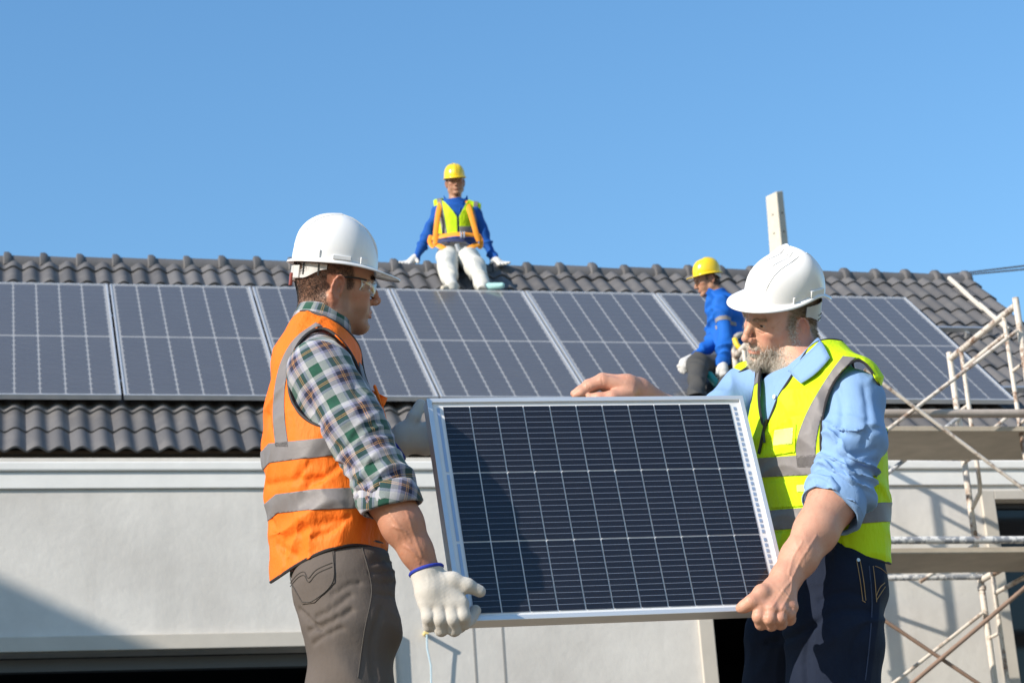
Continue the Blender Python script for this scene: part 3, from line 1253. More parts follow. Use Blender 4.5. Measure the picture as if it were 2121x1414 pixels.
M_SKIN1 = mat_skin('tan_skin', (0.45, 0.228, 0.140), (0.40, 0.13, 0.085), (0.10, 0.06, 0.045))
M_SKIN2 = mat_skin('fair_skin', (0.55, 0.315, 0.215), (0.52, 0.19, 0.135), (0.30, 0.24, 0.19))
M_SKIN3 = mat_skin('brown_skin', (0.40, 0.21, 0.125), (0.28, 0.10, 0.07), (0.05, 0.035, 0.03))
t = NT('helmet_white')
M_HELMET_W = t.done(t.pbr((0.74, 0.735, 0.73), 0.28, t.bump(t.noise(t.coord(), 55, 3), 0.05, 0.002), spec=0.45, **{'Coat Weight': 0.15, 'Coat Roughness': 0.12}))
t = NT('helmet_yellow')
M_HELMET_Y = t.done(t.pbr((0.80, 0.55, 0.012), 0.25, spec=0.5, **{'Coat Weight': 0.3, 'Coat Roughness': 0.1}))
M_STRAP_G = simple('grey_plastic', (0.48, 0.47, 0.45), 0.5, 0.08, 20)
M_BLACKP = simple('black_plastic', (0.012, 0.012, 0.013), 0.35, 0.1, 20)
t = NT('eye')
co = t.coord()
M_EYE = t.done(t.pbr((0.55, 0.50, 0.46), 0.12, spec=0.6))
t = NT('iris')
M_IRIS = t.done(t.pbr((0.05, 0.035, 0.025), 0.1, spec=0.6))
t = NT('clear_lens')
fr = t.schlick(0.04)
gl = t.node('ShaderNodeBsdfGlossy', {'Color': (1, 1, 1, 1), 'Roughness': 0.03}).outputs[0]
tr = t.node('ShaderNodeBsdfTransparent', {'Color': (0.93, 0.93, 0.92, 1)}).outputs[0]
M_LENS = t.done(t.node('ShaderNodeMixShader', {0: t.math('MULTIPLY_ADD', fr, 0.7, 0.04), 1: tr, 2: gl}).outputs[0])


def mat_hair(name, a, b):
    t = NT(name)
    r = t.node('ShaderNodeHairInfo').outputs['Random']
    r = t.math('MULTIPLY_ADD', t.ramp(t.noise(t.coord('Object'), 170, 3, 0.6), ((0.35, 0), (0.65, 1))), 0.55, t.math('MULTIPLY', r, 0.45))
    col = t.mix(r, a, b)
    return t.done(t.pbr(col, 0.45, spec=0.35))


M_BEARD = mat_hair('grey_beard_hair', (0.28, 0.23, 0.17), (0.80, 0.76, 0.69))
M_BROWNHAIR = mat_hair('greying_brown_hair', (0.12, 0.08, 0.045), (0.48, 0.40, 0.28))
M_BROWHAIR = mat_hair('sandy_brow_hair', (0.36, 0.26, 0.17), (0.62, 0.50, 0.38))
M_BLACKHAIR = mat_hair('black_hair', (0.008, 0.006, 0.005), (0.03, 0.024, 0.02))
M_BODYHAIR = mat_hair('fair_arm_hair', (0.20, 0.13, 0.07), (0.36, 0.26, 0.16))
M_DARKHAIRCAP = simple('cropped_hair', (0.012, 0.010, 0.009), 0.7, 0.3, 90, 0.3)


def head_vol(h, age=0.0, heavy=0.0, eye_open=0.0042, nose=1.0, lo=(-0.125, -0.10, -0.20), hi=(0.14, 0.10, 0.145)):
    """head in its own frame: +X face, +Y left, +Z up, origin between the ear canals"""
    v = Vol(lo, hi, h)
    hv = heavy
    v.ell((-0.008, 0, 0.047), (0.098, 0.077, 0.084), 0)
    v.ell((0.045, 0, 0.055), (0.052, 0.064, 0.055), 0.03)                       # forehead
    v.ell((0.040, 0, -0.018), (0.052, 0.0625 + 0.004 * hv, 0.082), 0.025)         # face mass
    for sg in (-1, 1):
        v.cap((0.004, sg * (0.050 + 0.006 * hv), -0.055), (0.070, sg * 0.017, -0.088), 0.017 + 0.003 * hv, 0.016, 0.022)
        v.cap((0.000, sg * 0.058, -0.005), (0.003, sg * (0.052 + 0.006 * hv), -0.055), 0.012, 0.016, 0.025)
        v.ell((0.056, sg * 0.046, -0.008), (0.026, 0.019, 0.016), 0.018)              # cheekbone
        v.ell((0.060, sg * 0.034, -0.038), (0.022, 0.020, 0.026), 0.018)              # cheek
        v.cap((0.090, sg * 0.010, 0.0345), (0.066, sg * 0.050, 0.032), 0.0095, 0.008, 0.014)   # brow
    v.ell((0.079, 0, -0.090), (0.0185, 0.021, 0.0165), 0.016)                     # chin
    v.ell((0.074, 0, -0.052), (0.024, 0.030, 0.026), 0.016)                       # mouth mound
    v.cap((0.01, 0, -0.085), (0.068, 0, -0.094), 0.020, 0.012, 0.025)             # under the chin
    for sg in (-1, 1):
        v.ell((0.097, sg * 0.031, 0.016), (0.017, 0.0165, 0.0135), 0.012, 'sub')
        v.ell((0.0735, sg * 0.0315, 0.0155), (0.0145, 0.0150, 0.0145), 0.004)           # lids
        v.ell((0.0845, sg * 0.0325, 0.0150), (0.012, 0.0128, eye_open), 0.0012, 'sub')
        v.cap((0.092, sg * 0.021, 0.0275), (0.074, sg * 0.047, 0.0235), 0.0052, 0.0048, 0.008)   # upper lid fold
        v.cap((0.086, sg * 0.022, 0.0015), (0.074, sg * 0.044, 0.003), 0.0042, 0.0035, 0.007)    # lower lid bag
    # nose
    n = nose
    v.cap((0.090, 0, 0.026), (0.103 + 0.004 * n, 0, -0.004), 0.0072, 0.0085, 0.014)
    v.cap((0.103 + 0.004 * n, 0, -0.004), (0.108 + 0.006 * n, 0, -0.021), 0.0085, 0.0100, 0.009)
    v.ell((0.108 + 0.0065 * n, 0, -0.0235), (0.0108, 0.0108, 0.0098), 0.006)
    for sg in (-1, 1):
        v.ell((0.101, sg * 0.0125, -0.0275), (0.0125, 0.0068, 0.0085), 0.005)
    v.cap((0.094, 0, -0.034), (0.112, 0, -0.031), 0.0045, 0.004, 0.006)
    for sg in (-1, 1):
        v.ell((0.1065, sg * 0.0070, -0.0365), (0.0065, 0.0036, 0.0050), 0.002, 'sub')
    # lips
    up = [(0.0985, 0, -0.0535), (0.0955, 0.012, -0.0540), (0.0865, 0.0245, -0.0590)]
    dn = [(0.0965, 0, -0.0655), (0.0935, 0.012, -0.0645), (0.0860, 0.0235, -0.0600)]
    for sg in (-1, 1):
        v.chain([(x, sg * y, z) for x, y, z in up], (0.0044, 0.0040, 0.0022), 0.005)
        v.chain([(x, sg * y, z) for x, y, z in dn], (0.0056, 0.0048, 0.0022), 0.005)
        v.chain([(0.1045, 0, -0.0590), (0.1005, sg * 0.013, -0.0590), (0.0905, sg * 0.0265, -0.0605)], (0.0016, 0.0015, 0.0012), 0.0035, 'sub')
    v.cap((0.094, -0.012, -0.0755), (0.094, 0.012, -0.0755), 0.0035, 0.0035, 0.010, 'sub')
    # ears
    for sg in (-1, 1):
        a = sg * 0.010
        tilt = np.array(Matrix.Rotation(math.radians(14), 3, 'Y') @ Matrix.Rotation(sg * math.radians(-20), 3, 'Z'))
        c = np.array([-0.012, sg * 0.0785, 0.004])
        v.ell(c, (0.0175, 0.0060, 0.030), 0.006, 'add', tilt)
        rim = []
        for th in np.linspace(-70, 215, 10):
            q = math.radians(th)
            rr = 1.0
            rim.append(c + tilt @ np.array([0.0165 * math.cos(q) * -1 * rr - 0.001, sg * (0.0045 + 0.002 * math.sin(q)), 0.0285 * math.sin(q) * rr]))
        v.chain(rim, 0.0036, 0.003)
        v.ell(c + tilt @ np.array([0.003, sg * 0.001, -0.030]), (0.0085, 0.0050, 0.0095), 0.005)    # lobe
        v.ell(c + tilt @ np.array([0.004, sg * 0.0085, -0.003]), (0.0085, 0.0085, 0.0130), 0.003, 'sub')   # concha
        v.ell(c + tilt @ np.array([-0.003, sg * 0.0080, 0.0150]), (0.0075, 0.0050, 0.0095), 0.003, 'sub')
        v.cap(c + tilt @ np.array([0.012, sg * 0.003, -0.010]), c + tilt @ np.array([0.012, sg * 0.003, 0.002]), 0.0042, 0.0036, 0.004)   # tragus
    return v


def groove(m, pts, width, depth, n=14):
    """press a soft crease (or raise a ridge, depth < 0) into the surface along a polyline snapped onto it"""
    P = spline(pts, n)
    d2 = ((m.V[:, None, :] - P[None, ::3, :]) ** 2).sum(2)
    near = d2.min(1) < (0.05 + 4 * width) ** 2
    W = m.V[near]
    P = np.array([W[((W - p) ** 2).sum(1).argmin()] for p in P])
    d = np.full(len(m.V), 9.0)
    q = np.full(len(W), 9.0)
    for a, b in zip(P[:-1], P[1:]):
        ab = b - a
        t = np.clip(((W - a) @ ab) / (ab @ ab + 1e-12), 0, 1)
        q = np.minimum(q, np.linalg.norm(W - a - t[:, None] * ab, axis=1))
    d[near] = q
    return m.push(-depth * np.exp(-(d / width) ** 2))


def age_lines(m, a=1.0):
    for z, y1 in ((0.056, 0.036), (0.066, 0.042), (0.076, 0.036)):
        groove(m, [(0.10, -y1, z), (0.10, 0, z - 0.002), (0.10, y1, z)], 0.0024, 0.0011 * a)
    for sg in (-1, 1):
        for k, dz in enumerate((-0.010, 0.0, 0.010)):
            groove(m, [(0.066, sg * 0.053, 0.014 + dz * 0.3), (0.052, sg * 0.068, 0.014 + dz * 1.4)], 0.0020, 0.0012 * a)
        groove(m, [(0.102, sg * 0.0165, -0.022), (0.095, sg * 0.026, -0.034), (0.088, sg * 0.034, -0.052)], 0.0035, 0.0026 * a)
        groove(m, [(0.10, sg * 0.007, 0.046), (0.10, sg * 0.0055, 0.031)], 0.002, 0.0014 * a)
        groove(m, [(0.09, sg * 0.020, 0.000), (0.082, sg * 0.034, -0.006), (0.07, sg * 0.046, -0.002)], 0.0026, 0.0014 * a)
        groove(m, [(0.062, sg * 0.053, -0.022), (0.052, sg * 0.060, -0.048)], 0.005, 0.0018 * a)
    return m


def head_attrs(m, h_stub=1.0):
    """attributes in head frame, before the mesh is placed"""
    x, y, z = m.V.T
    ay = np.abs(y)
    lip = np.exp(-(((z + 0.0595) / 0.0075) ** 2) ** 1.5) * sstep(0.078, 0.088, x) * (ay < 0.027)
    nose_f = np.exp(-((x - 0.112) ** 2 + y * y + (z + 0.022) ** 2) / 0.016 ** 2) * 0.6
    cheek = np.exp(-((z + 0.012) ** 2 / 0.022 ** 2 + (ay - 0.046) ** 2 / 0.02 ** 2)) * (x > 0.03) * 0.55
    ear = sstep(0.076, 0.083, ay) * (np.abs(x + 0.01) < 0.035) * (np.abs(z) < 0.05) * 0.5
    m.A['flush'] = np.clip(lip * 0.75 + nose_f + cheek + ear, 0, 1)
    # beard line: from sideburn down along the jaw, moustache, chin
    jaw = sstep(-0.030, -0.058, z + 0.45 * np.clip(0.045 - x, 0, 0.05)) * sstep(-0.012, 0.008, x)
    sideb = sstep(0.030, 0.018, x) * sstep(-0.004, 0.010, x) * (z < 0.035) * (z > -0.06) * sstep(0.055, 0.062, ay)
    must = (x > 0.080) * sstep(-0.0385, -0.043, z) * sstep(-0.0565, -0.053, z) * (ay < 0.034)
    b = np.clip(np.maximum(np.maximum(jaw, sideb), must), 0, 1)
    b *= 1 - 0.9 * np.clip(lip, 0, 1)
    b *= 1 - sstep(0.060, 0.075, x) * sstep(-0.066, -0.061, z) * sstep(0.026, 0.031, ay) * sstep(0.05, 0.036, ay) * (z > -0.06) * 0.6
    m.A['beard'] = b * sstep(-0.135, -0.112, z + 0.25 * np.clip(0.02 - x, 0, 1))
    # scalp hair (nape, temples)
    front = sstep(0.040, 0.028, x + 0.22 * np.clip(z - 0.03, 0, 1)) * sstep(-0.004, 0.006, z)
    back_ = sstep(-0.012, -0.024, x) * sstep(-0.066, -0.050, z)
    sc = np.clip(np.maximum(front, back_), 0, 1) * (1 - ear)
    sc *= 1 - ((np.abs(x + 0.012) < 0.026) & (np.abs(z) < 0.036) & (ay > 0.069))
    m.A['scalp'] = sc
    m.A['brow'] = np.exp(-((z - 0.0325 - 0.1 * (ay - 0.03)) / 0.0042) ** 2) * (ay > 0.012) * (ay < 0.052) * (x > 0.05)
    lash = np.exp(-((z - 0.0180) / 0.0018) ** 2) * (ay > 0.020) * (ay < 0.046) * (x > 0.068)
    m.A['stubble'] = np.clip(lash * 0.9 + m.A['beard'] * 0.35 * h_stub + sc * 0.75 + m.A['brow'] * 0.25, 0, 1)
    return m


def eyes(parent, R, t, look=0.0, up=0.0):
    """two eyeballs with iris, children of the person"""
    for sg in (-1, 1):
        b = MB()
        b.lathe([(0.0001, -0.0118)] + [(0.0118 * math.sin(a), -0.0118 * math.cos(a)) for a in np.linspace(0.25, 2.5, 10)], 16, caps=False)
        mt = np.array(Matrix.Rotation(math.radians(90), 3, 'Y'))
        V = np.array(b.V) @ mt.T
        c = np.array([0.0755, sg * 0.0315, 0.0145])
        g = np.array(Matrix.Rotation(look, 3, 'Z') @ Matrix.Rotation(-up, 3, 'Y'))
        me = pydata('eye', (V @ g.T + c) @ R.T + t, b.F)
        e = link('eye', me, M_EYE, parent)
        b = MB()
        b.lathe([(0.0001, 0.01205)] + [(0.01205 * math.sin(a), 0.01205 * math.cos(a)) for a in np.linspace(0.05, 0.44, 5)], 16, caps=False)
        V = np.array(b.V) @ mt.T
        link('iris', pydata('iris', (V @ g.T + c) @ R.T + t, b.F), M_IRIS, e)


def helmet(parent, R, t, mat, style, name='hard_hat', scale=1.0, low=0.0, rz=0.124):
    """hard hat: shell with ribs and brim in the head frame; R,t head frame -> world"""
    V, F = [], []
    nA, nE = 128, 44
    c = np.array([-0.004, 0, 0.045])

    def rim(a):
        # brim edge: radius and height by azimuth (0 = front)
        ca = math.cos(a)
        if style == 1:            # long low visor, all-round narrow lip
            ex = 0.012 + 0.052 * max(0, ca) ** 3.0
            z = 0.0 - 0.014 * max(0, ca) ** 3 + 0.002 * (1 - abs(ca))
        elif style == 2:          # visor in front, raised over the ear, tail lip at the back
            ex = 0.010 + 0.042 * max(0, ca) ** 2.4 + 0.014 * max(0, -ca) ** 4
            z = -0.004 - 0.010 * max(0, ca) ** 2 + 0.024 * math.exp(-((abs(a) - 1.95) / 0.50) ** 2) - 0.006 * max(0, -ca) ** 6
        else:
            ex = 0.010 + 0.048 * max(0, ca) ** 2.6 + 0.004 * max(0, -ca) ** 2
            z = -0.010 * max(0, ca) ** 2
        return ex, z
    prof_n = 5
    rows = []
    for e in range(nE + 1):
        el = math.radians(90) * (1 - e / nE)
        rows.append(('d', el))
    for q in range(1, prof_n + 1):
        rows.append(('b', q / prof_n))
    for kind, q in rows:
        for i in range(nA):
            a = 2 * math.pi * i / nA - math.pi
            ca, sa = math.cos(a), math.sin(a)
            rx, ry = 0.116, 0.096
            zb = 0.020 + rim(a)[1]
            if kind == 'd':
                s_ = math.cos(q) ** 0.76
                zz = math.sin(q) ** 0.90
                p = np.array([rx * ca * s_, ry * sa * s_, zb + (rz) * zz])
                bump = 0.0035 * math.exp(-(p[1] / 0.016) ** 4) * sstep(0.10, 0.45, zz) if style == 3 else 0.0
                nrmv = nrm(p / np.array([rx, ry, rz]) ** 2 * np.array([1, 1, 0.7]))
                p = p + nrmv * bump
            else:
                ex = rim(a)[0]
                s_ = 1 + 0 * q
                u = q
                base = np.array([rx * ca, ry * sa, zb])
                out = nrm(np.array([ca / rx, sa / ry, 0]))
                if u <= 0.8:
                    f = u / 0.8
                    p = base + out * ex * f + np.array([0, 0, -0.004 * f ** 2 - 0.10 * ex * f])
                else:
                    p = base + out * (ex + 0.0012) + np.array([0, 0, -0.0085 - 0.10 * ex])
            V.append(c * 0 + np.array([-0.004, 0, 0.045 + low]) + p * scale)
    nr = len(rows)
    for e in range(nr - 1):
        for i in range(nA):
            j = (i + 1) % nA
            F.append((e * nA + i, (e + 1) * nA + i, (e + 1) * nA + j, e * nA + j))
    V = np.array(V)
    me = pydata(name, V @ R.T + t, F, True)
    o = link(name, me, mat, parent)
    sm = o.modifiers.new('thickness', 'SOLIDIFY')
    sm.thickness, sm.offset = 0.0026, -1
    # moulded ribs along the crown
    ribs = {1: ((-0.034, 0.25, 0.0036), (-0.012, 0.2, 0.0040), (0.012, 0.2, 0.0040), (0.034, 0.25, 0.0036)), 2: ((0.046, 0.16, 0.0021), (-0.046, 0.16, 0.0021), (0.020, 0.95, 0.0034), (-0.020, 0.95, 0.0034)), 3: ()}[style]
    for y0, q0, r in ribs:
        y0 *= scale
        qm = math.acos(min(1.0, (abs(y0) / ry) ** (1 / 0.76)))
        pts = []
        for sgn, qs in ((1, np.linspace(q0, qm, 16)), (-1, np.linspace(qm, 0.25, 16)[1:])):
            for q in qs:
                s_ = math.cos(q) ** 0.76
                sa = max(-1, min(1, y0 / (ry * s_)))
                ca = sgn * math.sqrt(max(0, 1 - sa * sa))
                a = math.atan2(sa, ca)
                pts.append(np.array([-0.004, 0, 0.045 + low]) + np.array([rx * ca * s_, y0, 0.020 + rim(a)[1] + rz * math.sin(q) ** 0.90]) * scale)
        b = MB()
        n_ = len(pts)
        tp = np.clip(np.minimum(np.arange(n_), n_ - 1 - np.arange(n_)) / 4.0, 0.15, 1)
        b.tube(np.array(pts), r * tp, 8)
        xmb(b, R, t).build('crown_rib', mat, o, smooth=True)
    return o


def place_box(b, c, sx, sy, sz, yaw=0, pitch=0):
    m = np.eye(4)
    m[:3, :3] = np.array(Matrix.Rotation(yaw, 3, 'Z') @ Matrix.Rotation(pitch, 3, 'Y'))
    m[:3, 3] = c
    b.box((-sx / 2, -sy / 2, -sz / 2), (sx / 2, sy / 2, sz / 2), m)
    return b


def xmb(b, R, t):
    b.V = [tuple(R @ np.array(v) + t) for v in b.V]
    return b
# ================================================================ the two men who carry the module
def PX(V):
    """where points fall in the photograph's pixels (used to cut cloth edges along measured lines)"""
    c = np.asarray(V) @ CAM.T
    return 1060.5 + FOC * c[:, 0] / c[:, 2], 707 + FOC * c[:, 1] / c[:, 2]


def curve(pts):
    p = np.array(pts, float)

    def f(x):
        return np.interp(x, p[:, 0], p[:, 1])
    return f


def poly_sd(px, py, poly):
    """signed distance (pixels, inside < 0) to a polygon"""
    P = np.array(poly, float)
    d = np.full(len(px), 1e9)
    ins = np.zeros(len(px), bool)
    for a, b in zip(P, np.roll(P, -1, 0)):
        ab = b - a
        t = np.clip(((px - a[0]) * ab[0] + (py - a[1]) * ab[1]) / (ab @ ab), 0, 1)
        d = np.minimum(d, np.hypot(px - a[0] - t * ab[0], py - a[1] - t * ab[1]))
        c = (a[1] > py) != (b[1] > py)
        xi = a[0] + (py - a[1]) / (b[1] - a[1] + 1e-12) * ab[0]
        ins ^= c & (px < xi)
    return np.where(ins, -d, d)


def smooth_poly(pts, n=60):
    P = np.array(pts, float)
    Q = np.concatenate([P[-2:], P, P[:2]])
    return spline(Q, n * 2)[int(2 * n * 2 / (len(Q) - 1)):int(n * 2 - n * 2 * 1 / (len(Q) - 1))]


def drape(m, pts, n=40, lift=0.001, face=-1):
    """lay a pixel polyline on the camera side of a mesh; returns points in the world"""
    px, py = PX(m.V)
    N = m.normals()
    ok = (N @ CAM[2]) < -0.05
    out = []
    for q in spline(np.c_[np.array(pts, float), np.zeros(len(pts))], n):
        d = np.hypot(px - q[0], py - q[1]) + (~ok) * 1e6
        i = np.argsort(d)[:12]
        i = i[d[i] < max(8, d[i[0]] + 4)]
        j = i[np.argmin(m.V[i, 1])]
        near = i[np.abs(m.V[i, 1] - m.V[j, 1]) < 0.02]
        w = 1 / (d[near] + 0.5) ** 2
        Y = (m.V[near, 1] * w).sum() / w.sum()
        nn = nrm((N[near] * w[:, None]).sum(0))
        out.append(at(q[0], q[1], Y) + nn * lift)
    out = np.array(out)
    for _ in range(3):
        out[1:-1] = 0.25 * out[:-2] + 0.5 * out[1:-1] + 0.25 * out[2:]
    return out


def boundary(m):
    """open border loops of a mesh, longest first, as point arrays"""
    F = m.F
    k = F.shape[1]
    e = np.concatenate([F[:, [i, (i + 1) % k]] for i in range(k)])
    key = np.sort(e, 1)
    u, inv, cnt = np.unique(key, axis=0, return_inverse=True, return_counts=True)
    be = e[cnt[inv.ravel()] == 1]
    nxt = {int(a): int(b) for a, b in be}
    loops = []
    while nxt:
        s0, cur = next(iter(nxt.items()))
        lp = [s0]
        del nxt[s0]
        while cur in nxt and cur != s0:
            lp.append(cur)
            cur = nxt.pop(cur)
        loops.append(np.array(lp))
    loops.sort(key=len, reverse=True)
    return loops


def resample(P, step):
    d = np.r_[0, np.cumsum(np.linalg.norm(np.diff(P, axis=0), axis=1))]
    n = max(4, int(d[-1] / step))
    q = np.linspace(0, d[-1], n)
    return np.stack([np.interp(q, d, P[:, k]) for k in range(3)], 1)


def binding(m, name, mat, parent, r=0.0042, minlen=0.15, smooth=6):
    N = m.normals()
    b = MB()
    for lp in boundary(m):
        P = m.V[lp]
        if np.linalg.norm(np.diff(P, axis=0), axis=1).sum() < minlen:
            continue
        P = resample(np.concatenate([P, P[:1]]), 0.012)[:-1]
        for _ in range(smooth):
            P = 0.25 * np.roll(P, 1, 0) + 0.5 * P + 0.25 * np.roll(P, -1, 0)
        b.tube(P, r, 6, closed=True)
    return b.build(name, mat, parent, smooth=True)


# ---------------------------------------------------------------- cloth materials
def mat_hivis(name, base, trans):
    t = NT(name)
    co = t.coord()
    weave = t.noise(co, 700, 2)
    n = t.noise(co, 9, 4)
    col = t.mix(n, tuple(x * 0.90 for x in base), tuple(min(1, x * 1.06) for x in base))
    cr = t.noise(t.node('ShaderNodeMapping', {'Vector': co, 'Rotation': (0.5, 0.2, 0.7), 'Scale': (17.0, 17.0, 6.5)}).outputs[0], 1.0, 4, 0.6)
    nb = t.bump(t.noise(co, 38, 4, 0.6), 0.25, 0.006, t.bump(weave, 0.15, 0.0008, t.bump(cr, 0.6, 0.02)))
    p = t.pbr(col, 0.62, nb, spec=0.25)
    tr = t.node('ShaderNodeBsdfTranslucent', {'Color': tuple(trans) + (1,), 'Normal': nb}).outputs[0]
    return t.done(t.node('ShaderNodeMixShader', {0: 0.22, 1: p, 2: tr}).outputs[0])


M_ORANGE = mat_hivis('orange_vest_cloth', (1.0, 0.205, 0.018), (1.0, 0.18, 0.01))
M_YELLOW = mat_hivis('yellow_vest_cloth', (0.64, 0.86, 0.012), (0.5, 0.9, 0.01))


def mat_reflect(name, base):
    t = NT(name)
    co = t.coord()
    n = t.noise(co, 30, 4)
    col = t.mix(n, tuple(x * 0.82 for x in base), tuple(x * 1.12 for x in base))
    return t.done(t.pbr(col, 0.55, t.bump(t.noise(co, 45, 4), 0.3, 0.004), metal=0.0, spec=0.4))


M_REFLECT = mat_reflect('reflective_tape', (0.175, 0.160, 0.158))
M_BINDING = simple('black_binding', (0.018, 0.015, 0.015), 0.7, 0.2, 60)


def mat_cloth(name, a, b, weave=900.0, rough=0.85, wb=0.25, blotch=8.0, spec=0.2, tw=0.0):
    t = NT(name)
    co = t.coord()
    n = t.noise(co, blotch, 5, 0.6)
    wv = t.noise(co, weave, 2, 0.5)
    col = t.mix(n, a, b)
    col = t.mix(t.math('MULTIPLY', wv, 0.3), col, tuple(x * 0.55 for x in a))
    cr = t.noise(t.node('ShaderNodeMapping', {'Vector': co, 'Rotation': (0.3, 0.5, 0.9), 'Scale': (26.0, 26.0, 9.0)}).outputs[0], 1.0, 5, 0.62)
    nb = t.bump(t.noise(co, 60, 4, 0.6), 0.25, 0.004, t.bump(wv, wb, 0.0012, t.bump(cr, 0.18, 0.012)))
    return t.done(t.pbr(col, rough, nb, spec=spec, **({'Sheen Weight': tw, 'Sheen Roughness': 0.5} if tw else {})))


M_TROUSERS = mat_cloth('taupe_twill', (0.090, 0.073, 0.063), (0.130, 0.109, 0.096))
M_JEANS = mat_cloth('dark_denim', (0.0055, 0.009, 0.022), (0.013, 0.021, 0.044), wb=0.4)
M_BLUESHIRT = mat_cloth('light_blue_cotton', (0.195, 0.33, 0.56), (0.24, 0.38, 0.61), rough=0.8)
M_STITCH_D = simple('dark_stitch', (0.05, 0.042, 0.036), 0.8)
M_STITCH_T = simple('tan_stitch', (0.34, 0.22, 0.10), 0.8)


def mat_plaid():
    t = NT('plaid_flannel')
    uv = t.attr('cloth_uv', 'Vector')
    sp = t.node('ShaderNodeSeparateXYZ', {0: uv})
    W, G, N, L, O = (0.42, 0.42, 0.44), (0.006, 0.074, 0.042), (0.010, 0.014, 0.045), (0.25, 0.25, 0.36), (0.55, 0.26, 0.06)
    stops = ((0.0, W), (0.10, G), (0.21, (0.008, 0.06, 0.04)), (0.235, G), (0.38, W), (0.48, L), (0.55, N), (0.655, O), (0.675, N), (0.70, O), (0.72, N), (0.85, L), (0.92, W))
    per = 0.094
    ca = t.ramp(t.math('FRACT', t.math('DIVIDE', sp.outputs[0], per)), stops, 'CONSTANT')
    cb = t.ramp(t.math('FRACT', t.math('DIVIDE', sp.outputs[1], per)), stops, 'CONSTANT')
    tw = t.math('FRACT', t.math('MULTIPLY', t.math('ADD', sp.outputs[0], sp.outputs[1]), 420.0))
    f = t.math('ADD', t.math('MULTIPLY', t.math('GREATER_THAN', tw, 0.5), 0.30), 0.35)
    col = t.mix(f, ca, cb)
    co = t.coord()
    fz = t.noise(co, 420, 3)
    col = t.mix(t.math('MULTIPLY', fz, 0.25), col, (0.10, 0.10, 0.11))
    nb = t.bump(t.noise(co, 70, 4), 0.25, 0.004, t.bump(fz, 0.3, 0.001))
    return t.done(t.pbr(col, 0.9, nb, spec=0.15, **{'Sheen Weight': 0.25}))


M_PLAID = mat_plaid()


def mat_knit(name, base):
    t = NT(name)
    uv = t.attr('cloth_uv', 'Vector')
    sp = t.node('ShaderNodeSeparateXYZ', {0: uv})
    a = t.math('MULTIPLY_ADD', t.math('SINE', t.math('MULTIPLY', sp.outputs[0], 2400.0)), 0.5, 0.5)
    b = t.math('MULTIPLY_ADD', t.math('SINE', t.math('MULTIPLY', sp.outputs[1], 3000.0)), 0.5, 0.5)
    h = t.math('ADD', t.math('MULTIPLY', a, 0.7), t.math('MULTIPLY', b, 0.3))
    co = t.coord()
    n = t.noise(co, 30, 5)
    col = t.mix(n, tuple(x * 0.86 for x in base), base)
    col = t.mix(t.math('MULTIPLY', t.math('SUBTRACT', 1.0, h), 0.35), col, tuple(x * 0.45 for x in base))
    nb = t.bump(h, 0.5, 0.0012, t.bump(t.noise(co, 120, 3), 0.3, 0.002))
    return t.done(t.pbr(col, 0.95, nb, spec=0.1, **{'Sheen Weight': 0.3}))


M_GLOVE = mat_knit('white_knit', (0.58, 0.545, 0.49))
M_CUFFBLUE = simple('blue_elastic', (0.012, 0.03, 0.30), 0.8, 0.2, 90)


def cyl_uv(m, a, b, ref, r):
    """uv in metres around and along an axis"""
    ax = nrm(b - a)
    u = nrm(ref - ax * (ref @ ax))
    w = np.cross(ax, u)
    q = m.V - a
    m.A['cloth_uv'] = np.stack([np.arctan2(q @ w, q @ u) * r, q @ ax], 1)
    return m


Y1M = 5.15        # distance of the left man; the module's near end lies just behind his hands


def T(px, py, d=0.0):
    return at(px, py, Y1M + d)


def ring_band(C, ax_f, ax_l, up, rows, n=48, gap=None):
    """a band of cloth round the neck: rows = list of functions phi -> (rf, rl, z)"""
    V, F = [], []
    ph = np.linspace(0, 2 * math.pi, n + 1) if gap is None else np.linspace(gap, 2 * math.pi - gap, n + 1)
    for row in rows:
        for p in ph:
            rf, rl, z, sh = row(p)
            V.append(C + ax_f * (rf * math.cos(p) + sh) + ax_l * rl * math.sin(p) + up * z)
    for i in range(len(rows) - 1):
        for k in range(n):
            q = i * (n + 1) + k
            F.append((q, q + 1, q + n + 2, q + n + 1))
    return Mesh(np.array(V), np.array(F))


def one_body(core, *parts):
    """join head and forearms with the covered trunk into one connected skin"""
    core.tris()
    for q in parts:
        q.tris()
    for k in ('flush', 'beard', 'scalp', 'brow', 'stubble'):
        core.A[k] = np.zeros(len(core.V))
    m = join(core, *parts)
    extra, o = [], len(core.V)
    for q in parts:
        c = core.V[::7]
        step = max(1, len(q.V) // 1500)
        s_ = q.V[::step]
        d = ((s_[:, None, :] - c[None, :, :]) ** 2).sum(2)
        i, j = np.unravel_index(d.argmin(), d.shape)
        a0, b0 = o + i * step, j * 7
        fa_ = q.F[(q.F == i * step).any(1)][0]
        fb_ = core.F[(core.F == j * 7).any(1)][0]
        a1 = o + [v for v in fa_ if v != i * step][0]
        b1 = [v for v in fb_ if v != j * 7][0]
        extra += [(a0, a1, b0), (a1, b1, b0)]
        o += len(q.V)
    m.F = np.concatenate([m.F, np.array(extra)])
    return m


# ================================================================ man in the orange vest (left)
MAN1 = empty('person', tuple(T(712, 1700, 0)), 0, label='man in orange vest, plaid shirt and white hard hat holding the carried module', cat='person')
MAN1.location = (0, 0, 0)
B1 = basis(math.radians(9))
F1, L1, U1 = B1[:, 0], B1[:, 1], B1[:, 2]
BH1 = basis(math.radians(22))
FH1, LH1 = BH1[:, 0], BH1[:, 1]

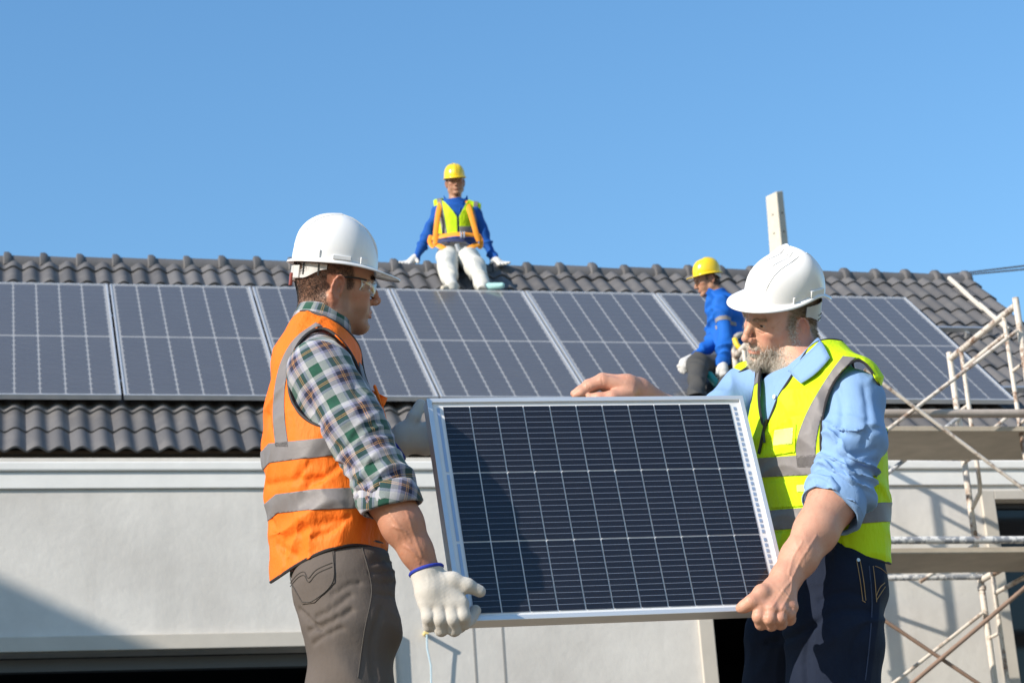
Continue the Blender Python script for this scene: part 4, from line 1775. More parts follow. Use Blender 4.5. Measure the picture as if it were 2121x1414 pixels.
# --- shirt
v = Vol(T(520, 1260, 0) - (0, 0.34, 0), T(930, 600, 0) + (0, 0.34, 0.02), 0.0045)
SQ = (F1, 0.66)
v.chain([T(700, 1210), T(690, 1080), T(664, 900), T(654, 775)], (0.160, 0.160, 0.178, 0.135), 0.05, sc=SQ)
v.cap(T(668, 690), T(656, 765), 0.062, 0.085, 0.04)
for sd, sh in ((-1, T(664, 765, -0.165)), (1, T(654, 765, 0.17))):
    v.cap(T(664, 712, sd * 0.05), sh, 0.048, 0.060, 0.04)
SHO1, ELB1 = T(664, 770, -0.175), T(792, 1000, -0.205)
v.chain([SHO1, (SHO1 + ELB1) / 2 + (0.004, 0, 0.004), ELB1, T(812, 1052, -0.210)], (0.076, 0.0715, 0.064, 0.062), 0.03)
ELB1L, WR1L = T(735, 1010, 0.24), T(818, 930, 0.105)
v.chain([T(654, 770, 0.175), ELB1L], (0.07, 0.06), 0.03)
v.cap(ELB1L, ELB1L + 0.80 * (WR1L - ELB1L), 0.058, 0.050, 0.02)
m = v.mesh(smooth=3)
ax = nrm(ELB1 - SHO1)
rel = (m.V - SHO1) @ ax
arm = sstep(-0.02, 0.06, rel) * (np.linalg.norm(np.cross(m.V - SHO1, ax), axis=1) < 0.11) * (m.V[:, 1] < Y1M - 0.085)
m.push(arm * (0.011 * folds(m.V, ax + np.array([0.25, 0, 0.3]), 26, 9, 1.0, 1.6) * (0.4 + 0.6 * sstep(0.16, 0.26, rel)) + 0.006 * folds(m.V, ax - np.array([0.4, 0, -0.5]), 34, 12, 4.0)))
m.push((1 - arm) * 0.007 * folds(m.V, (0.5, 0, 1), 22, 7, 2.0))
for ln, w_, d_ in (([(690, 955), (735, 972), (792, 950)], 0.007, 0.006), ([(712, 990), (755, 1000), (815, 975)], 0.007, 0.006), ([(700, 925), (740, 930), (775, 915)], 0.007, 0.005), ([(728, 1015), (770, 1022), (830, 1000)], 0.006, 0.006), ([(640, 800), (650, 860), (690, 920)], 0.008, 0.004), ([(735, 800), (750, 850), (770, 880)], 0.008, 0.004)):
    groove(m, drape(m, ln, 14, 0), w_, d_)
# plaid coordinates: the sleeve is cut on its own axis, the body on the vertical
cyl_uv(m, SHO1, ELB1, np.array([0.0, -1.0, 0.35]), 0.072)
uvb = np.stack([(m.V - T(660, 800)) @ (F1 * 0.9 - L1 * 0.6), m.V[:, 2]], 1)
onarm = (m.V[:, 1] < Y1M - 0.10) & (np.linalg.norm(np.cross(m.V - SHO1, ax), axis=1) < 0.115) & (rel > -0.09)
m.A['cloth_uv'] = np.where(onarm[:, None], m.A['cloth_uv'], uvb)
# open ends: neck, right cuff, left cuff, below the hem
hem_c = ELB1 + 0.93 * (T(812, 1052, -0.21) - ELB1)
ax2 = nrm(T(812, 1052, -0.21) - ELB1 + np.array([-0.004, 0, 0]))
m = m.clip(np.where((m.V[:, 1] < Y1M - 0.10) & (m.V[:, 0] > T(735, 1000)[0]), (m.V - hem_c) @ ax2, -1))
axl = nrm(WR1L - ELB1L)
m = m.clip(np.where(m.V[:, 1] > Y1M + 0.02, np.where(m.V[:, 0] > T(745, 950)[0], (m.V - ELB1L) @ axl - 0.78 * np.linalg.norm(WR1L - ELB1L), -1), -1))
m = m.clip(m.V[:, 2] - (T(668, 674)[2] - 0.18 * (m.V[:, 0] - T(668, 674)[0])))
m = m.clip(T(700, 1185)[2] - m.V[:, 2])
SHIRT1 = m.biggest()
shirt1 = SHIRT1.obj('plaid_shirt', M_PLAID, MAN1, thick=0.003)
# rolled cuff: a turned-up band of the same cloth
cuff = MB()
cd = ax2
cu = nrm(np.cross(cd, (0, 1, 0)))
cw_ = np.cross(cd, cu)
rows, nn = [], 40
V, F = [], []
prof = ((-0.052, 0.0655), (-0.046, 0.0735), (-0.018, 0.0745), (0.004, 0.0725), (0.008, 0.0675), (0.0, 0.062))
for (s_, r_) in prof:
    for k in range(nn):
        a = 2 * math.pi * k / nn
        rr = r_ * (1 + 0.045 * math.sin(3 * a + 40 * s_) + 0.03 * math.sin(7 * a + 1 + 90 * s_))
        tilt = 0.010 * math.sin(a + 0.6)
        V.append(hem_c + cd * (s_ + tilt) + cu * rr * math.cos(a) + cw_ * rr * math.sin(a) * 0.96)
for i in range(len(prof) - 1):
    for k in range(nn):
        F.append((i * nn + k, i * nn + (k + 1) % nn, (i + 1) * nn + (k + 1) % nn, (i + 1) * nn + k))
cm = Mesh(np.array(V), np.array(F))
cyl_uv(cm, hem_c, hem_c + cd, np.array([0.0, -1.0, 0.8]), 0.072)
cm.A['cloth_uv'] = cm.A['cloth_uv'] @ np.array([[0.91, 0.42], [-0.42, 0.91]])
cm.obj('rolled_cuff', M_PLAID, shirt1, thick=0.002)
# collar
CC = T(668, 664, 0.0)
ct = nrm(U1 + 0.30 * F1)
cf = nrm(F1 - 0.30 * U1)
col = ring_band(CC, cf, L1, ct, [lambda p: (0.0635, 0.0655, -0.022, -0.004), lambda p: (0.060, 0.062, 0.012, -0.003), lambda p: (0.0605, 0.0625, 0.019, -0.003), lambda p: (0.064, 0.066, 0.019, -0.002),
                                 lambda p: (0.069, 0.071, 0.004, 0.0), lambda p: (0.074 + 0.004 * max(0, math.cos(p)), 0.0765, -0.018 - 0.014 * max(0, math.cos(p)) ** 2, 0.001)], 56, 0.16)
col.A['cloth_uv'] = np.stack([np.arctan2((col.V - CC) @ L1, (col.V - CC) @ cf) * 0.075, (col.V - CC) @ ct * 1.3 + 0.014], 1)
col.obj('collar', M_PLAID, shirt1, thick=0.0025)

# --- vest
v = Vol(T(500, 1300, 0) - (0, 0.34, 0), T(880, 640, 0) + (0, 0.34, 0.02), 0.0045)
v.chain([T(697, 1215), T(684, 1100), T(670, 985), T(664, 900), T(656, 785)], (0.182, 0.186, 0.193, 0.197, 0.160), 0.05, sc=(F1, 0.655))
v.cap(T(600, 1210, -0.04), T(606, 1050, -0.03), 0.045, 0.05, 0.05)      # flared tail at the back
v.cap(T(664, 700), T(656, 765), 0.080, 0.105, 0.04)
for sd, sh in ((-1, T(664, 745, -0.165)), (1, T(654, 745, 0.17))):
    v.cap(T(666, 708, sd * 0.05), sh, 0.050, 0.058, 0.035)
m = v.mesh(smooth=3)
m.push(0.016 * folds(m.V, (0.35, 0.1, 1), 17, 5, 5.0, 1.5) * sstep(Y1M - 0.02, Y1M - 0.1, m.V[:, 1]) * sstep(T(600, 860)[2], T(600, 960)[2], m.V[:, 2]))
m.push(0.012 * folds(m.V, (1, 0.2, -0.45), 24, 7, 9.0, 1.8))
for ln, w_, d_ in (([(556, 1004), (600, 996), (665, 990)], 0.009, 0.006), ([(590, 1118), (640, 1092), (700, 1078)], 0.010, 0.007), ([(575, 1128), (612, 1150)], 0.009, 0.006), ([(712, 958), (668, 990), (640, 1004)], 0.008, 0.006),
                   ([(562, 1080), (584, 1120), (590, 1160)], 0.009, 0.006), ([(720, 1070), (690, 1096), (650, 1112)], 0.008, 0.006), ([(556, 860), (566, 905)], 0.008, 0.005), ([(640, 960), (620, 985)], 0.007, 0.005)):
    groove(m, drape(m, ln, 14, 0), w_, d_)
px, py = PX(m.V)
near = m.V[:, 1] < Y1M - 0.015
# arm holes
hole = smooth_poly([(664, 676), (622, 704), (601, 748), (597, 800), (612, 846), (648, 878), (700, 890), (745, 862), (752, 800), (738, 752), (706, 704)])
hole_sd = poly_sd(px, py, hole) / 824.0
hole_far = np.hypot((m.V[:, 0] - T(660, 780)[0]) / 0.085, (m.V[:, 2] - T(660, 780)[2]) / 0.115) - 1
f = np.where(near & (m.V[:, 1] < Y1M - 0.07), -hole_sd, np.where(m.V[:, 1] > Y1M + 0.09, -0.08 * hole_far, -0.1))
m = m.clip(f).biggest()
px, py = PX(m.V)
hem = curve([(500, 1216), (548, 1213), (575, 1196), (605, 1175), (650, 1149), (690, 1133), (730, 1126), (770, 1131), (800, 1147), (840, 1170), (900, 1190)])
m = m.clip((py - hem(px)) / 824.0).biggest()
# neck opening
m = m.clip(m.V[:, 2] - (T(652, 672)[2] - 0.62 * (m.V[:, 0] - T(652, 672)[0]) - 6 * np.clip(m.V[:, 0] - T(735, 700)[0], 0, 1) * 0))
# front opening
m = m.clip(np.where((m.V - T(664, 900)) @ F1 > 0.06, 0.03 - np.abs((m.V - T(664, 900)) @ L1 - 0.01), -1)).biggest()
VEST1 = m
px, py = PX(VEST1.V)
nearv = np.where(VEST1.V[:, 1] < Y1M + 0.05, -1.0, 1.0)


def strip_between(mm, up, lo, x0=-1e9, x1=1e9):
    px, py = PX(mm.V)
    return np.maximum(np.maximum(up(px) - py, py - lo(px)), np.maximum(x0 - px, px - x1))


s_a = strip_between(VEST1, curve([(530, 944), (545, 932), (557, 918), (620, 912), (700, 904), (850, 890)]), curve([(530, 984), (545, 973), (558, 958), (620, 950), (700, 942), (850, 930)]))
s_b = strip_between(VEST1, curve([(530, 1058), (545, 1046), (572, 1023), (650, 1013), (745, 1009), (850, 1012)]), curve([(530, 1098), (545, 1087), (575, 1062), (650, 1055), (750, 1052), (850, 1056)]))
lft = [(655, 668), (612, 700), (584, 745), (570, 800), (566, 860), (571, 925)]
rgt = [(598, 925), (590, 860), (591, 800), (602, 750), (628, 704), (668, 676)]
s_c = poly_sd(px, py, np.concatenate([spline(np.c_[lft, np.zeros(6)], 20)[:, :2], spline(np.c_[rgt, np.zeros(6)], 20)[:, :2]]))
s_d = poly_sd(px, py, [(742, 748), (764, 776), (796, 905), (772, 905), (752, 800)])
vest1 = VEST1.obj('orange_vest', M_ORANGE, MAN1, thick=0.003)
nrm_y = (VEST1.normals() @ CAM[2])
for fld in (s_a, s_b, s_c, s_d):
    st = VEST1.copy().clip(np.maximum(fld / 824.0, np.where(nrm_y > 0.35, 0.05, -0.05)))
    if len(st.F) > 10:
        st = st.biggest()
        st.push(0.0016).obj('reflective_stripe', M_REFLECT, vest1, thick=0.0008)
binding(VEST1, 'binding', M_BINDING, vest1, 0.0038)
# lapel corner standing off the front edge
b = MB()
b.add([T(772, 808, -0.16), T(803, 824, -0.17), T(797, 838, -0.175), T(791, 846, -0.165), T(782, 822, -0.155)], [(0, 1, 2, 3, 4)])
fl = b.build('front_flap', M_ORANGE, vest1)
s_ = fl.modifiers.new('thickness', 'SOLIDIFY')
s_.thickness = 0.004
pts = [T(776, 800, -0.165), T(787, 830, -0.168), T(797, 866, -0.165), T(804, 902, -0.16)]
b = MB()
b.tube(spline(pts, 14), 0.010, 8, flat=0.4)
b.build('front_edge', M_ORANGE, vest1, smooth=True)

# --- trousers
v = Vol(T(540, 1560, 0) - (0, 0.30, 0), T(880, 1080, 0) + (0, 0.30, 0.0), 0.0045)
v.cap(T(704, 1100), T(708, 1215), 0.138, 0.146, 0.04, sc=(FH1, 0.72))
v.ell(T(684, 1218, -0.075), (0.074, 0.085, 0.092), 0.03)
v.ell(T(690, 1218, 0.075), (0.074, 0.085, 0.092), 0.03)
v.chain([T(712, 1215, -0.085), T(728, 1310, -0.095), T(724, 1420, -0.10), T(722, 1600, -0.10)], (0.116, 0.104, 0.089, 0.078), 0.04)
v.chain([T(705, 1215, 0.085), T(716, 1310, 0.105), T(722, 1420, 0.12), T(725, 1600, 0.13)], (0.100, 0.086, 0.074, 0.072), 0.04)
m = v.mesh(smooth=3)
px, py = PX(m.V)
fold_w = np.exp(-((py - 1285) / 55.0) ** 2) * sstep(760, 640, px)
m.push(0.003 * folds(m.V, (0.45, 0, 1), 30, 8, 3.0, 1.8) * fold_w)
m.push(0.013 * folds(m.V, (-0.25, 0, 1), 40, 9, 6.0, 1.6) * sstep(730, 790, px) * sstep(1260, 1180, py))
m.push(0.013 * folds(m.V, (1, 0, 0.45), 20, 5, 8.0, 1.5) * sstep(1230, 1320, py))
for ln, w_, d_ in (([(655, 1278), (690, 1258), (725, 1232)], 0.007, 0.006), ([(640, 1304), (682, 1288), (728, 1262)], 0.007, 0.007), ([(620, 1262), (648, 1288), (668, 1302)], 0.006, 0.006),
                   ([(648, 1332), (678, 1314), (708, 1300)], 0.006, 0.005), ([(770, 1164), (818, 1160)], 0.005, 0.004), ([(768, 1184), (818, 1182)], 0.005, 0.0045), ([(772, 1206), (820, 1206)], 0.005, 0.004), ([(776, 1228), (818, 1234)], 0.005, 0.004),
                   ([(790, 1260), (770, 1330), (776, 1400)], 0.010, 0.005), ([(690, 1230), (720, 1212), (745, 1206)], 0.006, 0.004)):
    groove(m, drape(m, ln, 14, 0), w_, d_)
m = m.clip(np.where(m.V[:, 2] > T(700, 1108)[2], 1.0, -1.0))
m = m.clip(T(700, 1540)[2] - m.V[:, 2]).biggest()
TR1 = m
tro1 = TR1.obj('trousers', M_TROUSERS, MAN1, thick=0.003)
px, py = PX(TR1.V)
ny = TR1.normals() @ CAM[2]
pk = TR1.copy().clip(np.maximum(poly_sd(px, py, [(602, 1168), (693, 1128), (694, 1206), (652, 1248), (627, 1251), (603, 1206)]) / 824.0, np.where(ny > 0.1, 0.05, -0.05))).biggest()
pk.push(0.0022).obj('back_pocket', M_TROUSERS, tro1, thick=0.002)


def stitch(mesh, lines, name, mat, parent, r=0.0011, lift=0.0032, n=36):
    b = MB()
    for ln in lines:
        b.tube(drape(mesh, ln, n, lift), r, 5)
    return b.build(name, mat, parent, smooth=True)


stitch(TR1, [[(689, 1138), (690, 1204), (651, 1243), (628, 1246)], [(628, 1246), (606, 1205), (604, 1180)],
             [(604, 1207), (618, 1190), (632, 1184), (640, 1198), (656, 1180), (688, 1166)], [(604, 1214), (618, 1197), (632, 1191), (641, 1206), (657, 1188), (688, 1174)]], 'pocket_stitching', M_STITCH_D, tro1)
stitch(TR1, [[(749, 1132), (765, 1190), (769, 1234), (754, 1308), (741, 1403)]], 'side_seam', M_STITCH_D, tro1, 0.0016, 0.0006)

# --- body: head and neck, right forearm
SC1 = 0.98 * Y1M / 5.2
RH1 = basis(math.radians(20.5), math.radians(0.2), math.radians(18.5))
OH1 = np.array([-0.4373, 5.2, 1.975]) * (Y1M / 5.2)
RC1 = basis(math.radians(17), math.radians(-5), math.radians(18)) * 0.94 * Y1M / 5.2      # the hard hat sits a little forward
v = head_vol(0.0022, age=0, heavy=0.3, eye_open=0.0036, nose=1.1, lo=(-0.15, -0.14, -0.24), hi=(0.14, 0.14, 0.145))
to_h = lambda p: RH1.T @ (np.asarray(p) - OH1) / SC1
v.chain([(-0.030, 0, -0.020), (-0.026, 0, -0.07), to_h(T(670, 716, 0))], (0.058, 0.058, 0.064), 0.03)
v.cap((-0.030, -0.060, -0.03), to_h(T(705, 722, -0.03)), 0.011, 0.013, 0.03)
m = head_attrs(v.mesh(smooth=2), 1.3)
groove(m, [(0.102, -0.0165, -0.022), (0.095, -0.026, -0.034), (0.088, -0.034, -0.052)], 0.0035, 0.0016)
HEAD1 = m.copy()
m.xf(RH1 * SC1, OH1)
v = Vol(T(740, 1230, -0.21) - (0, 0.09, 0), T(940, 960, -0.10) + (0, 0.09, 0), 0.003)
WR1 = T(884, 1182, -0.185)
v.chain([T(785, 985, -0.20), T(803, 1025, -0.207), T(833, 1085, -0.205), T(862, 1140, -0.195), WR1], (0.050, 0.0535, 0.0475, 0.036, 0.0305), 0.02)
v.cap(T(815, 1040, -0.215), T(858, 1130, -0.205), 0.030, 0.020, 0.02)
fa = v.mesh(smooth=2)
for pts in ([(806, 1062), (828, 1090), (838, 1118), (858, 1150)], [(842, 1060), (856, 1100), (872, 1150)], [(815, 1090), (838, 1100), (850, 1122)], [(838, 1130), (862, 1146), (868, 1165)]):
    P = drape(fa, pts, 12, 0)
    groove(fa, P, 0.0032, -0.0016, 12)
fa.push(0.0012 * folds(fa.V, (1, 0, 0.3), 40, 14, 3))
for k in ('flush', 'beard', 'scalp', 'brow', 'stubble'):
    fa.A[k] = np.zeros(len(fa.V))
fa.A['flush'] = 0.15 + 0.15 * vnoise(fa.V * 30)
v = Vol(np.minimum(ELB1L, WR1L) - 0.07, np.maximum(ELB1L, WR1L) + 0.07, 0.004)
v.chain([ELB1L + 0.4 * (WR1L - ELB1L), WR1L], (0.040, 0.030), 0.01)
fb = v.mesh(smooth=2)
for k in ('flush', 'beard', 'scalp', 'brow', 'stubble'):
    fb.A[k] = np.zeros(len(fb.V))
v = Vol(T(540, 1240, 0) - (0, 0.32, 0), T(900, 660, 0) + (0, 0.34, 0), 0.009)
v.chain([T(700, 1210), T(690, 1080), T(664, 900), T(654, 775)], (0.135, 0.135, 0.150, 0.105), 0.05, sc=SQ)
v.cap(T(668, 700), T(656, 765), 0.050, 0.060, 0.04)
v.chain([SHO1, ELB1], (0.050, 0.044), 0.03)
v.chain([T(654, 770, 0.165), ELB1L], (0.050, 0.044), 0.03)
one_body(v.mesh(smooth=1), m, fa, fb).obj('body', M_SKIN1, MAN1)
eyes(MAN1, RH1 * SC1, OH1, 0.0, -0.1)
# cropped hair on the nape and in front of the ear
hw = HEAD1.A['scalp'] * (HEAD1.V[:, 2] < 0.075)
hw = hw * (0.15 + 0.85 * sstep(-0.060, -0.010, HEAD1.V[:, 2]))
P, N = scatter(HEAD1, hw, 15000, 5)
D = N * 0.45 + np.array([-0.25, 0, -0.9])
hair('hair', M_BLACKHAIR, MAN1, P @ (RH1 * SC1).T + OH1, (D / np.linalg.norm(D, axis=1, keepdims=True)) @ RH1.T, np.full(len(P), 0.0042), 0.00017, 2, 0.10, seed=2)
P, N = scatter(HEAD1, HEAD1.A['brow'], 420, 6)
D = N * 0.4 + np.array([0, 0, 0.2]) + np.sign(P[:, 1:2]) * np.array([[0, 1.0, 0]])
hair('eyebrows', M_BLACKHAIR, MAN1, P @ (RH1 * SC1).T + OH1, (D / np.linalg.norm(D, axis=1, keepdims=True)) @ RH1.T, np.full(len(P), 0.007), 0.00022, 3, 0.15, seed=3)
# helmet
hat1 = helmet(MAN1, RC1, OH1, M_HELMET_W, 1, low=0.004, rz=0.130)
def hat_fit(hat, R, O, low, band_z=(-0.026, 0.014), span=(108, 252), knob=True, slots=(), style=1):
    """inner band, ratchet and accessory slots of a hard hat; sub-parts of the hat"""
    OO = O + R @ np.array([0, 0, low])
    V, F = [], []
    n = 34
    z0, z1 = band_z
    for i, a in enumerate(np.radians(np.linspace(span[0], span[1], n))):
        w = abs(i / (n - 1) - 0.5) * 2
        lo_ = z0 + 0.026 * sstep(0.45, 1.0, w)
        for zz, rr in ((z1, 0.0), (lo_, 0.0), (lo_, 0.003), (z1, 0.003)):
            V.append((-0.006 + (0.104 + rr) * math.cos(a), (0.0885 + rr) * math.sin(a), zz + 0.040))
    for i in range(n - 1):
        for k in range(4):
            F.append((4 * i + k, 4 * i + (k + 1) % 4, 4 * i + 4 + (k + 1) % 4, 4 * i + 4 + k))
    b = MB()
    b.add(V, F)
    xmb(b, R, OO).build('head_band', M_STRAP_G, hat, smooth=True)
    if knob:
        b = MB()
        place_box(b, (-0.104, -0.026, 0.030), 0.016, 0.030, 0.036, math.radians(22))
        place_box(b, (-0.111, 0.004, 0.028), 0.012, 0.034, 0.046, 0)
        xmb(b, R, OO).build('ratchet', M_STRAP_G, hat, bevel=0.003)
        b = MB()
        place_box(b, (-0.118, -0.004, 0.010), 0.008, 0.018, 0.034, 0)
        xmb(b, R, OO).build('ratchet_knob', MATS.get('red_brown_plastic') or simple('red_brown_plastic', (0.25, 0.06, 0.045), 0.5), hat, bevel=0.002)
        b = MB()
        for a in (200, 214, 240):
            q = math.radians(a)
            place_box(b, (-0.006 + 0.1075 * math.cos(q), 0.092 * math.sin(q), 0.038), 0.0035, 0.0025, 0.030, q + math.pi / 2)
        xmb(b, R, OO).build('band_slot', M_BLACKP, hat)
    for (x, sg, z, sx, sz, th) in slots:
        b = MB()
        yy = 0.096 * math.sqrt(max(0, 1 - (x / 0.116) ** 2))
        tang = math.atan2(-sg * x / 0.116 ** 2, yy / 0.096 ** 2)
        place_box(b, (x - 0.004, sg * (yy + 0.0005), z + 0.045), sx, th, sz, tang)
        xmb(b, R, OO).build('accessory_slot', hat.data.materials[0], hat, bevel=0.0015)


hat_fit(hat1, RC1, OH1, 0.004, slots=((0.0, -1, 0.030, 0.050, 0.011, 0.007), (0.062, -1, 0.028, 0.024, 0.020, 0.007), (-0.058, -1, 0.036, 0.004, 0.020, 0.006)))
# safety glasses
gl = empty('safety_glasses', (0, 0, 0))
gl.parent = MAN1
for sg in (-1, 1):
    b = MB()
    b.tube(spline([(-0.010, sg * 0.0815, 0.028), (0.03, sg * 0.0790, 0.029), (0.066, sg * 0.0710, 0.025)], 10), 0.0026, 6, flat=0.9)
    xmb(b, RH1 * SC1, OH1).build('temple', M_BLACKP, gl, smooth=True)
V, F = [], []
n = 28
for i, a in enumerate(np.linspace(-1, 1, n)):
    yy = 0.070 * a
    xx = 0.108 - 0.052 * abs(a) ** 3.2
    up_, dn_ = 0.026, -0.012 - 0.004 * (1 - abs(a)) + 0.012 * math.exp(-(a / 0.16) ** 2) + 0.012 * max(0, abs(a) - 0.8) / 0.2
    for q in np.linspace(0, 1, 6):
        V.append((xx - 0.004 * (2 * q - 1) ** 2 - 0.003 * q, yy, up_ + (dn_ - up_) * q))
for i in range(n - 1):
    for k in range(5):
        F.append((6 * i + k, 6 * i + 6 + k, 6 * i + 7 + k, 6 * i + 1 + k))
lm_ = pydata('lens', np.array(V) @ (RH1 * SC1).T + OH1, F, True)
lo_ = link('lens', lm_, M_LENS, gl)
s_ = lo_.modifiers.new('thickness', 'SOLIDIFY')
s_.thickness = 0.002
rimc = [V[6 * i + 5] for i in range(n)]
rim2 = [V[6 * (n - 1) + k] for k in range(6)] + [V[k] for k in range(6)]
b = MB()
b.tube(np.array(rimc), 0.0011, 5)
b.tube(np.array(V[:6]), 0.0013, 5)
xmb(b, RH1 * SC1, OH1).build('lens_rim', simple('clear_rim', (0.55, 0.54, 0.50), 0.2), gl, smooth=True)


# --- gloves
def glove(name, parent, vol, chains, ax0, ax1, ref, mat=None, sm=2):
    for pts, rs, k in chains:
        vol.chain(pts, rs, k)
    m = vol.mesh(smooth=sm)
    m.push(0.0012 * folds(m.V, ref, 60, 20, 2.0))
    d = nrm(ax1 - ax0)
    side = nrm(np.cross(d, ref))
    m.A['cloth_uv'] = np.stack([(m.V - ax0) @ side, (m.V - ax0) @ d], 1)
    return m


GD = -0.185
v = Vol(T(830, 1340, GD) - (0, 0.06, 0), T(1030, 1140, GD) + (0, 0.10, 0), 0.0021)
ch = [([T(880, 1172, GD), T(884, 1184, GD), T(893, 1222, GD - 0.002)], (0.036, 0.036, 0.037), 0.01)]
for (x0, x1, x2, y2, r) in ((884, 884, 890, 1291, 0.0165), (902, 908, 914, 1299, 0.0175), (921, 934, 941, 1299, 0.0175), (938, 956, 962, 1286, 0.0165)):
    ch.append(([T(887 + (x0 - 884) * 0.80, 1212, GD), T(x1 - 1, 1250, GD - 0.008)], (r + 0.005, r + 0.001), 0.020))
m_ = glove('g', None, v, ch, T(884, 1184, GD), T(915, 1290, GD), np.array([0, -1.0, 0]))
for (x0, x1, x2, y2, r) in ((884, 884, 890, 1291, 0.0165), (902, 908, 914, 1299, 0.0175), (921, 934, 941, 1299, 0.0175), (938, 956, 962, 1286, 0.0165)):
    v.chain([T(x1 - 1, 1248, GD - 0.008), T((x1 + x2) / 2 + 1, (1256 + y2) / 2 + 4, GD - 0.010), T(x2, y2 + 3, GD + 0.010), T(x2 + 10, y2 - 3, GD + 0.045), T(x2 + 22, y2 - 22, GD + 0.062)], (r + 0.0005, r, r - 0.001, r - 0.002, r - 0.003), 0.004)
v.chain([T(905, 1205, GD - 0.004), T(938, 1202, GD - 0.010), T(968, 1212, GD - 0.008), T(994, 1224, GD + 0.004)], (0.022, 0.0185, 0.0155, 0.0135), 0.010)
m_ = v.mesh(smooth=2)
m_.push(0.0012 * folds(m_.V, (1, 0, 0.3), 70, 25, 2.0))
d_ = nrm(T(915, 1290, GD) - T(884, 1184, GD))
m_.A['cloth_uv'] = np.stack([(m_.V - WR1) @ nrm(np.cross(d_, (0, 1, 0))), (m_.V - WR1) @ d_], 1)
cut = T(883, 1181, GD)
m_ = m_.clip(-((m_.V - cut) @ d_) + 0.35 * np.minimum(0, (m_.V - cut) @ np.array([0, 0, 0]))).biggest()
glove1 = m_.obj('glove', M_GLOVE, MAN1, thick=0.002)


def cuff_ring(m, name, parent, r=0.0046):
    lp = boundary(m)[0]
    P = resample(np.concatenate([m.V[lp], m.V[lp][:1]]), 0.006)[:-1]
    for _ in range(4):
        P = 0.25 * np.roll(P, 1, 0) + 0.5 * P + 0.25 * np.roll(P, -1, 0)
    b = MB()
    b.tube(P, r, 8, closed=True)
    return b.build(name, M_CUFFBLUE, parent, smooth=True)


cuff_ring(m_, 'cuff_band', glove1)
# left glove, palm against the upper left edge of the module
v = Vol(T(780, 990, 0.105) - (0, 0.08, 0), T(960, 800, 0.105) + (0, 0.10, 0), 0.0021)
v.chain([WR1L, T(842, 903, 0.097)], (0.034, 0.036), 0.01)
v.chain([T(836, 912, 0.090), T(858, 884, 0.093)], (0.031, 0.018), 0.012)
v.chain([T(838, 906, 0.095), T(880, 918, 0.105)], (0.034, 0.030), 0.014)
v.chain([T(845, 900, 0.095), T(884, 898, 0.110)], (0.032, 0.026), 0.012)
v.chain([T(846, 890, 0.083), T(857, 864, 0.079), T(871, 838, 0.083)], (0.0205, 0.0165, 0.0140), 0.006)
for y, dd in ((884, 0.0), (899, 0.004), (913, 0.006), (926, 0.004)):
    v.chain([T(884, y + 2, 0.110), T(905, y - 4, 0.130 + dd), T(935, y - 6, 0.137 + dd), T(955, y - 2, 0.130 + dd)], (0.0165, 0.0155, 0.014, 0.012), 0.006)
m_ = v.mesh(smooth=2)
d_ = nrm(T(885, 880, 0.105) - WR1L)
m_.A['cloth_uv'] = np.stack([(m_.V - WR1L) @ nrm(np.cross(d_, (0, 1, 0))), (m_.V - WR1L) @ d_], 1)
m_ = m_.clip(-((m_.V - (WR1L + 0.004 * d_)) @ d_)).biggest()
glove2 = m_.obj('glove', M_GLOVE, MAN1, thick=0.002)
cuff_ring(m_, 'cuff_band', glove2)
# ================================================================ man in the yellow vest (right)
def T2(px, py, d=0.0):
    return at(px, py, 5.5 + d)


MAN2 = empty('person', (0, 0, 0), 0, label='bearded man in yellow vest, blue shirt and white hard hat holding the carried module', cat='person')
B2 = basis(math.radians(212))
F2, L2, U2 = B2[:, 0], B2[:, 1], B2[:, 2]
S2 = 779.0
SHO2, ELB2 = T2(1772, 826, -0.15), T2(1742, 1016, -0.215)
HIP2 = T2(1712, 1190)

# --- shirt
v = Vol(T2(1380, 1260, 0) - (0, 0.36, 0), T2(1880, 660, 0) + (0, 0.36, 0.02), 0.0045)
v.chain([T2(1712, 1200), T2(1705, 1080), T2(1685, 910), T2(1672, 800)], (0.158, 0.162, 0.175, 0.140), 0.05, sc=(F2, 0.70))
v.cap(T2(1662, 735), T2(1672, 800), 0.062, 0.085, 0.04)
v.cap(T2(1680, 760, -0.05), SHO2, 0.052, 0.062, 0.04)
SHO2R = T2(1546, 812, 0.19)
v.cap(T2(1650, 755, 0.05), SHO2R, 0.050, 0.058, 0.04)
v.chain([SHO2, T2(1768, 915, -0.19), ELB2, T2(1722, 1056, -0.235)], (0.070, 0.077, 0.070, 0.066), 0.03)
ELB2R, WR2R = T2(1448, 905, 0.06), T2(1322, 812, -0.095)
v.chain([SHO2R, ELB2R], (0.066, 0.058), 0.03)
v.cap(ELB2R, ELB2R + 0.45 * (WR2R - ELB2R), 0.056, 0.05, 0.02)
m = v.mesh(smooth=3)
ax = nrm(ELB2 - SHO2)
rel = (m.V - SHO2) @ ax
onarm = sstep(0.125, 0.10, np.linalg.norm(np.cross(m.V - SHO2, ax), axis=1)) * sstep(-0.05, 0.04, rel) * (m.V[:, 1] < 5.5 - 0.08)
m.push(onarm * 0.024 * folds(m.V, (0.55, 0.1, 1), 30, 8, 1.5, 1.7) * sstep(0.06, 0.22, rel))
m.push(onarm * 0.013 * folds(m.V, (1, 0, 0.3), 24, 6, 6.5, 1.5))
m.push((1 - onarm) * 0.009 * folds(m.V, (1, 0.3, -0.35), 26, 6, 2.5, 1.5))
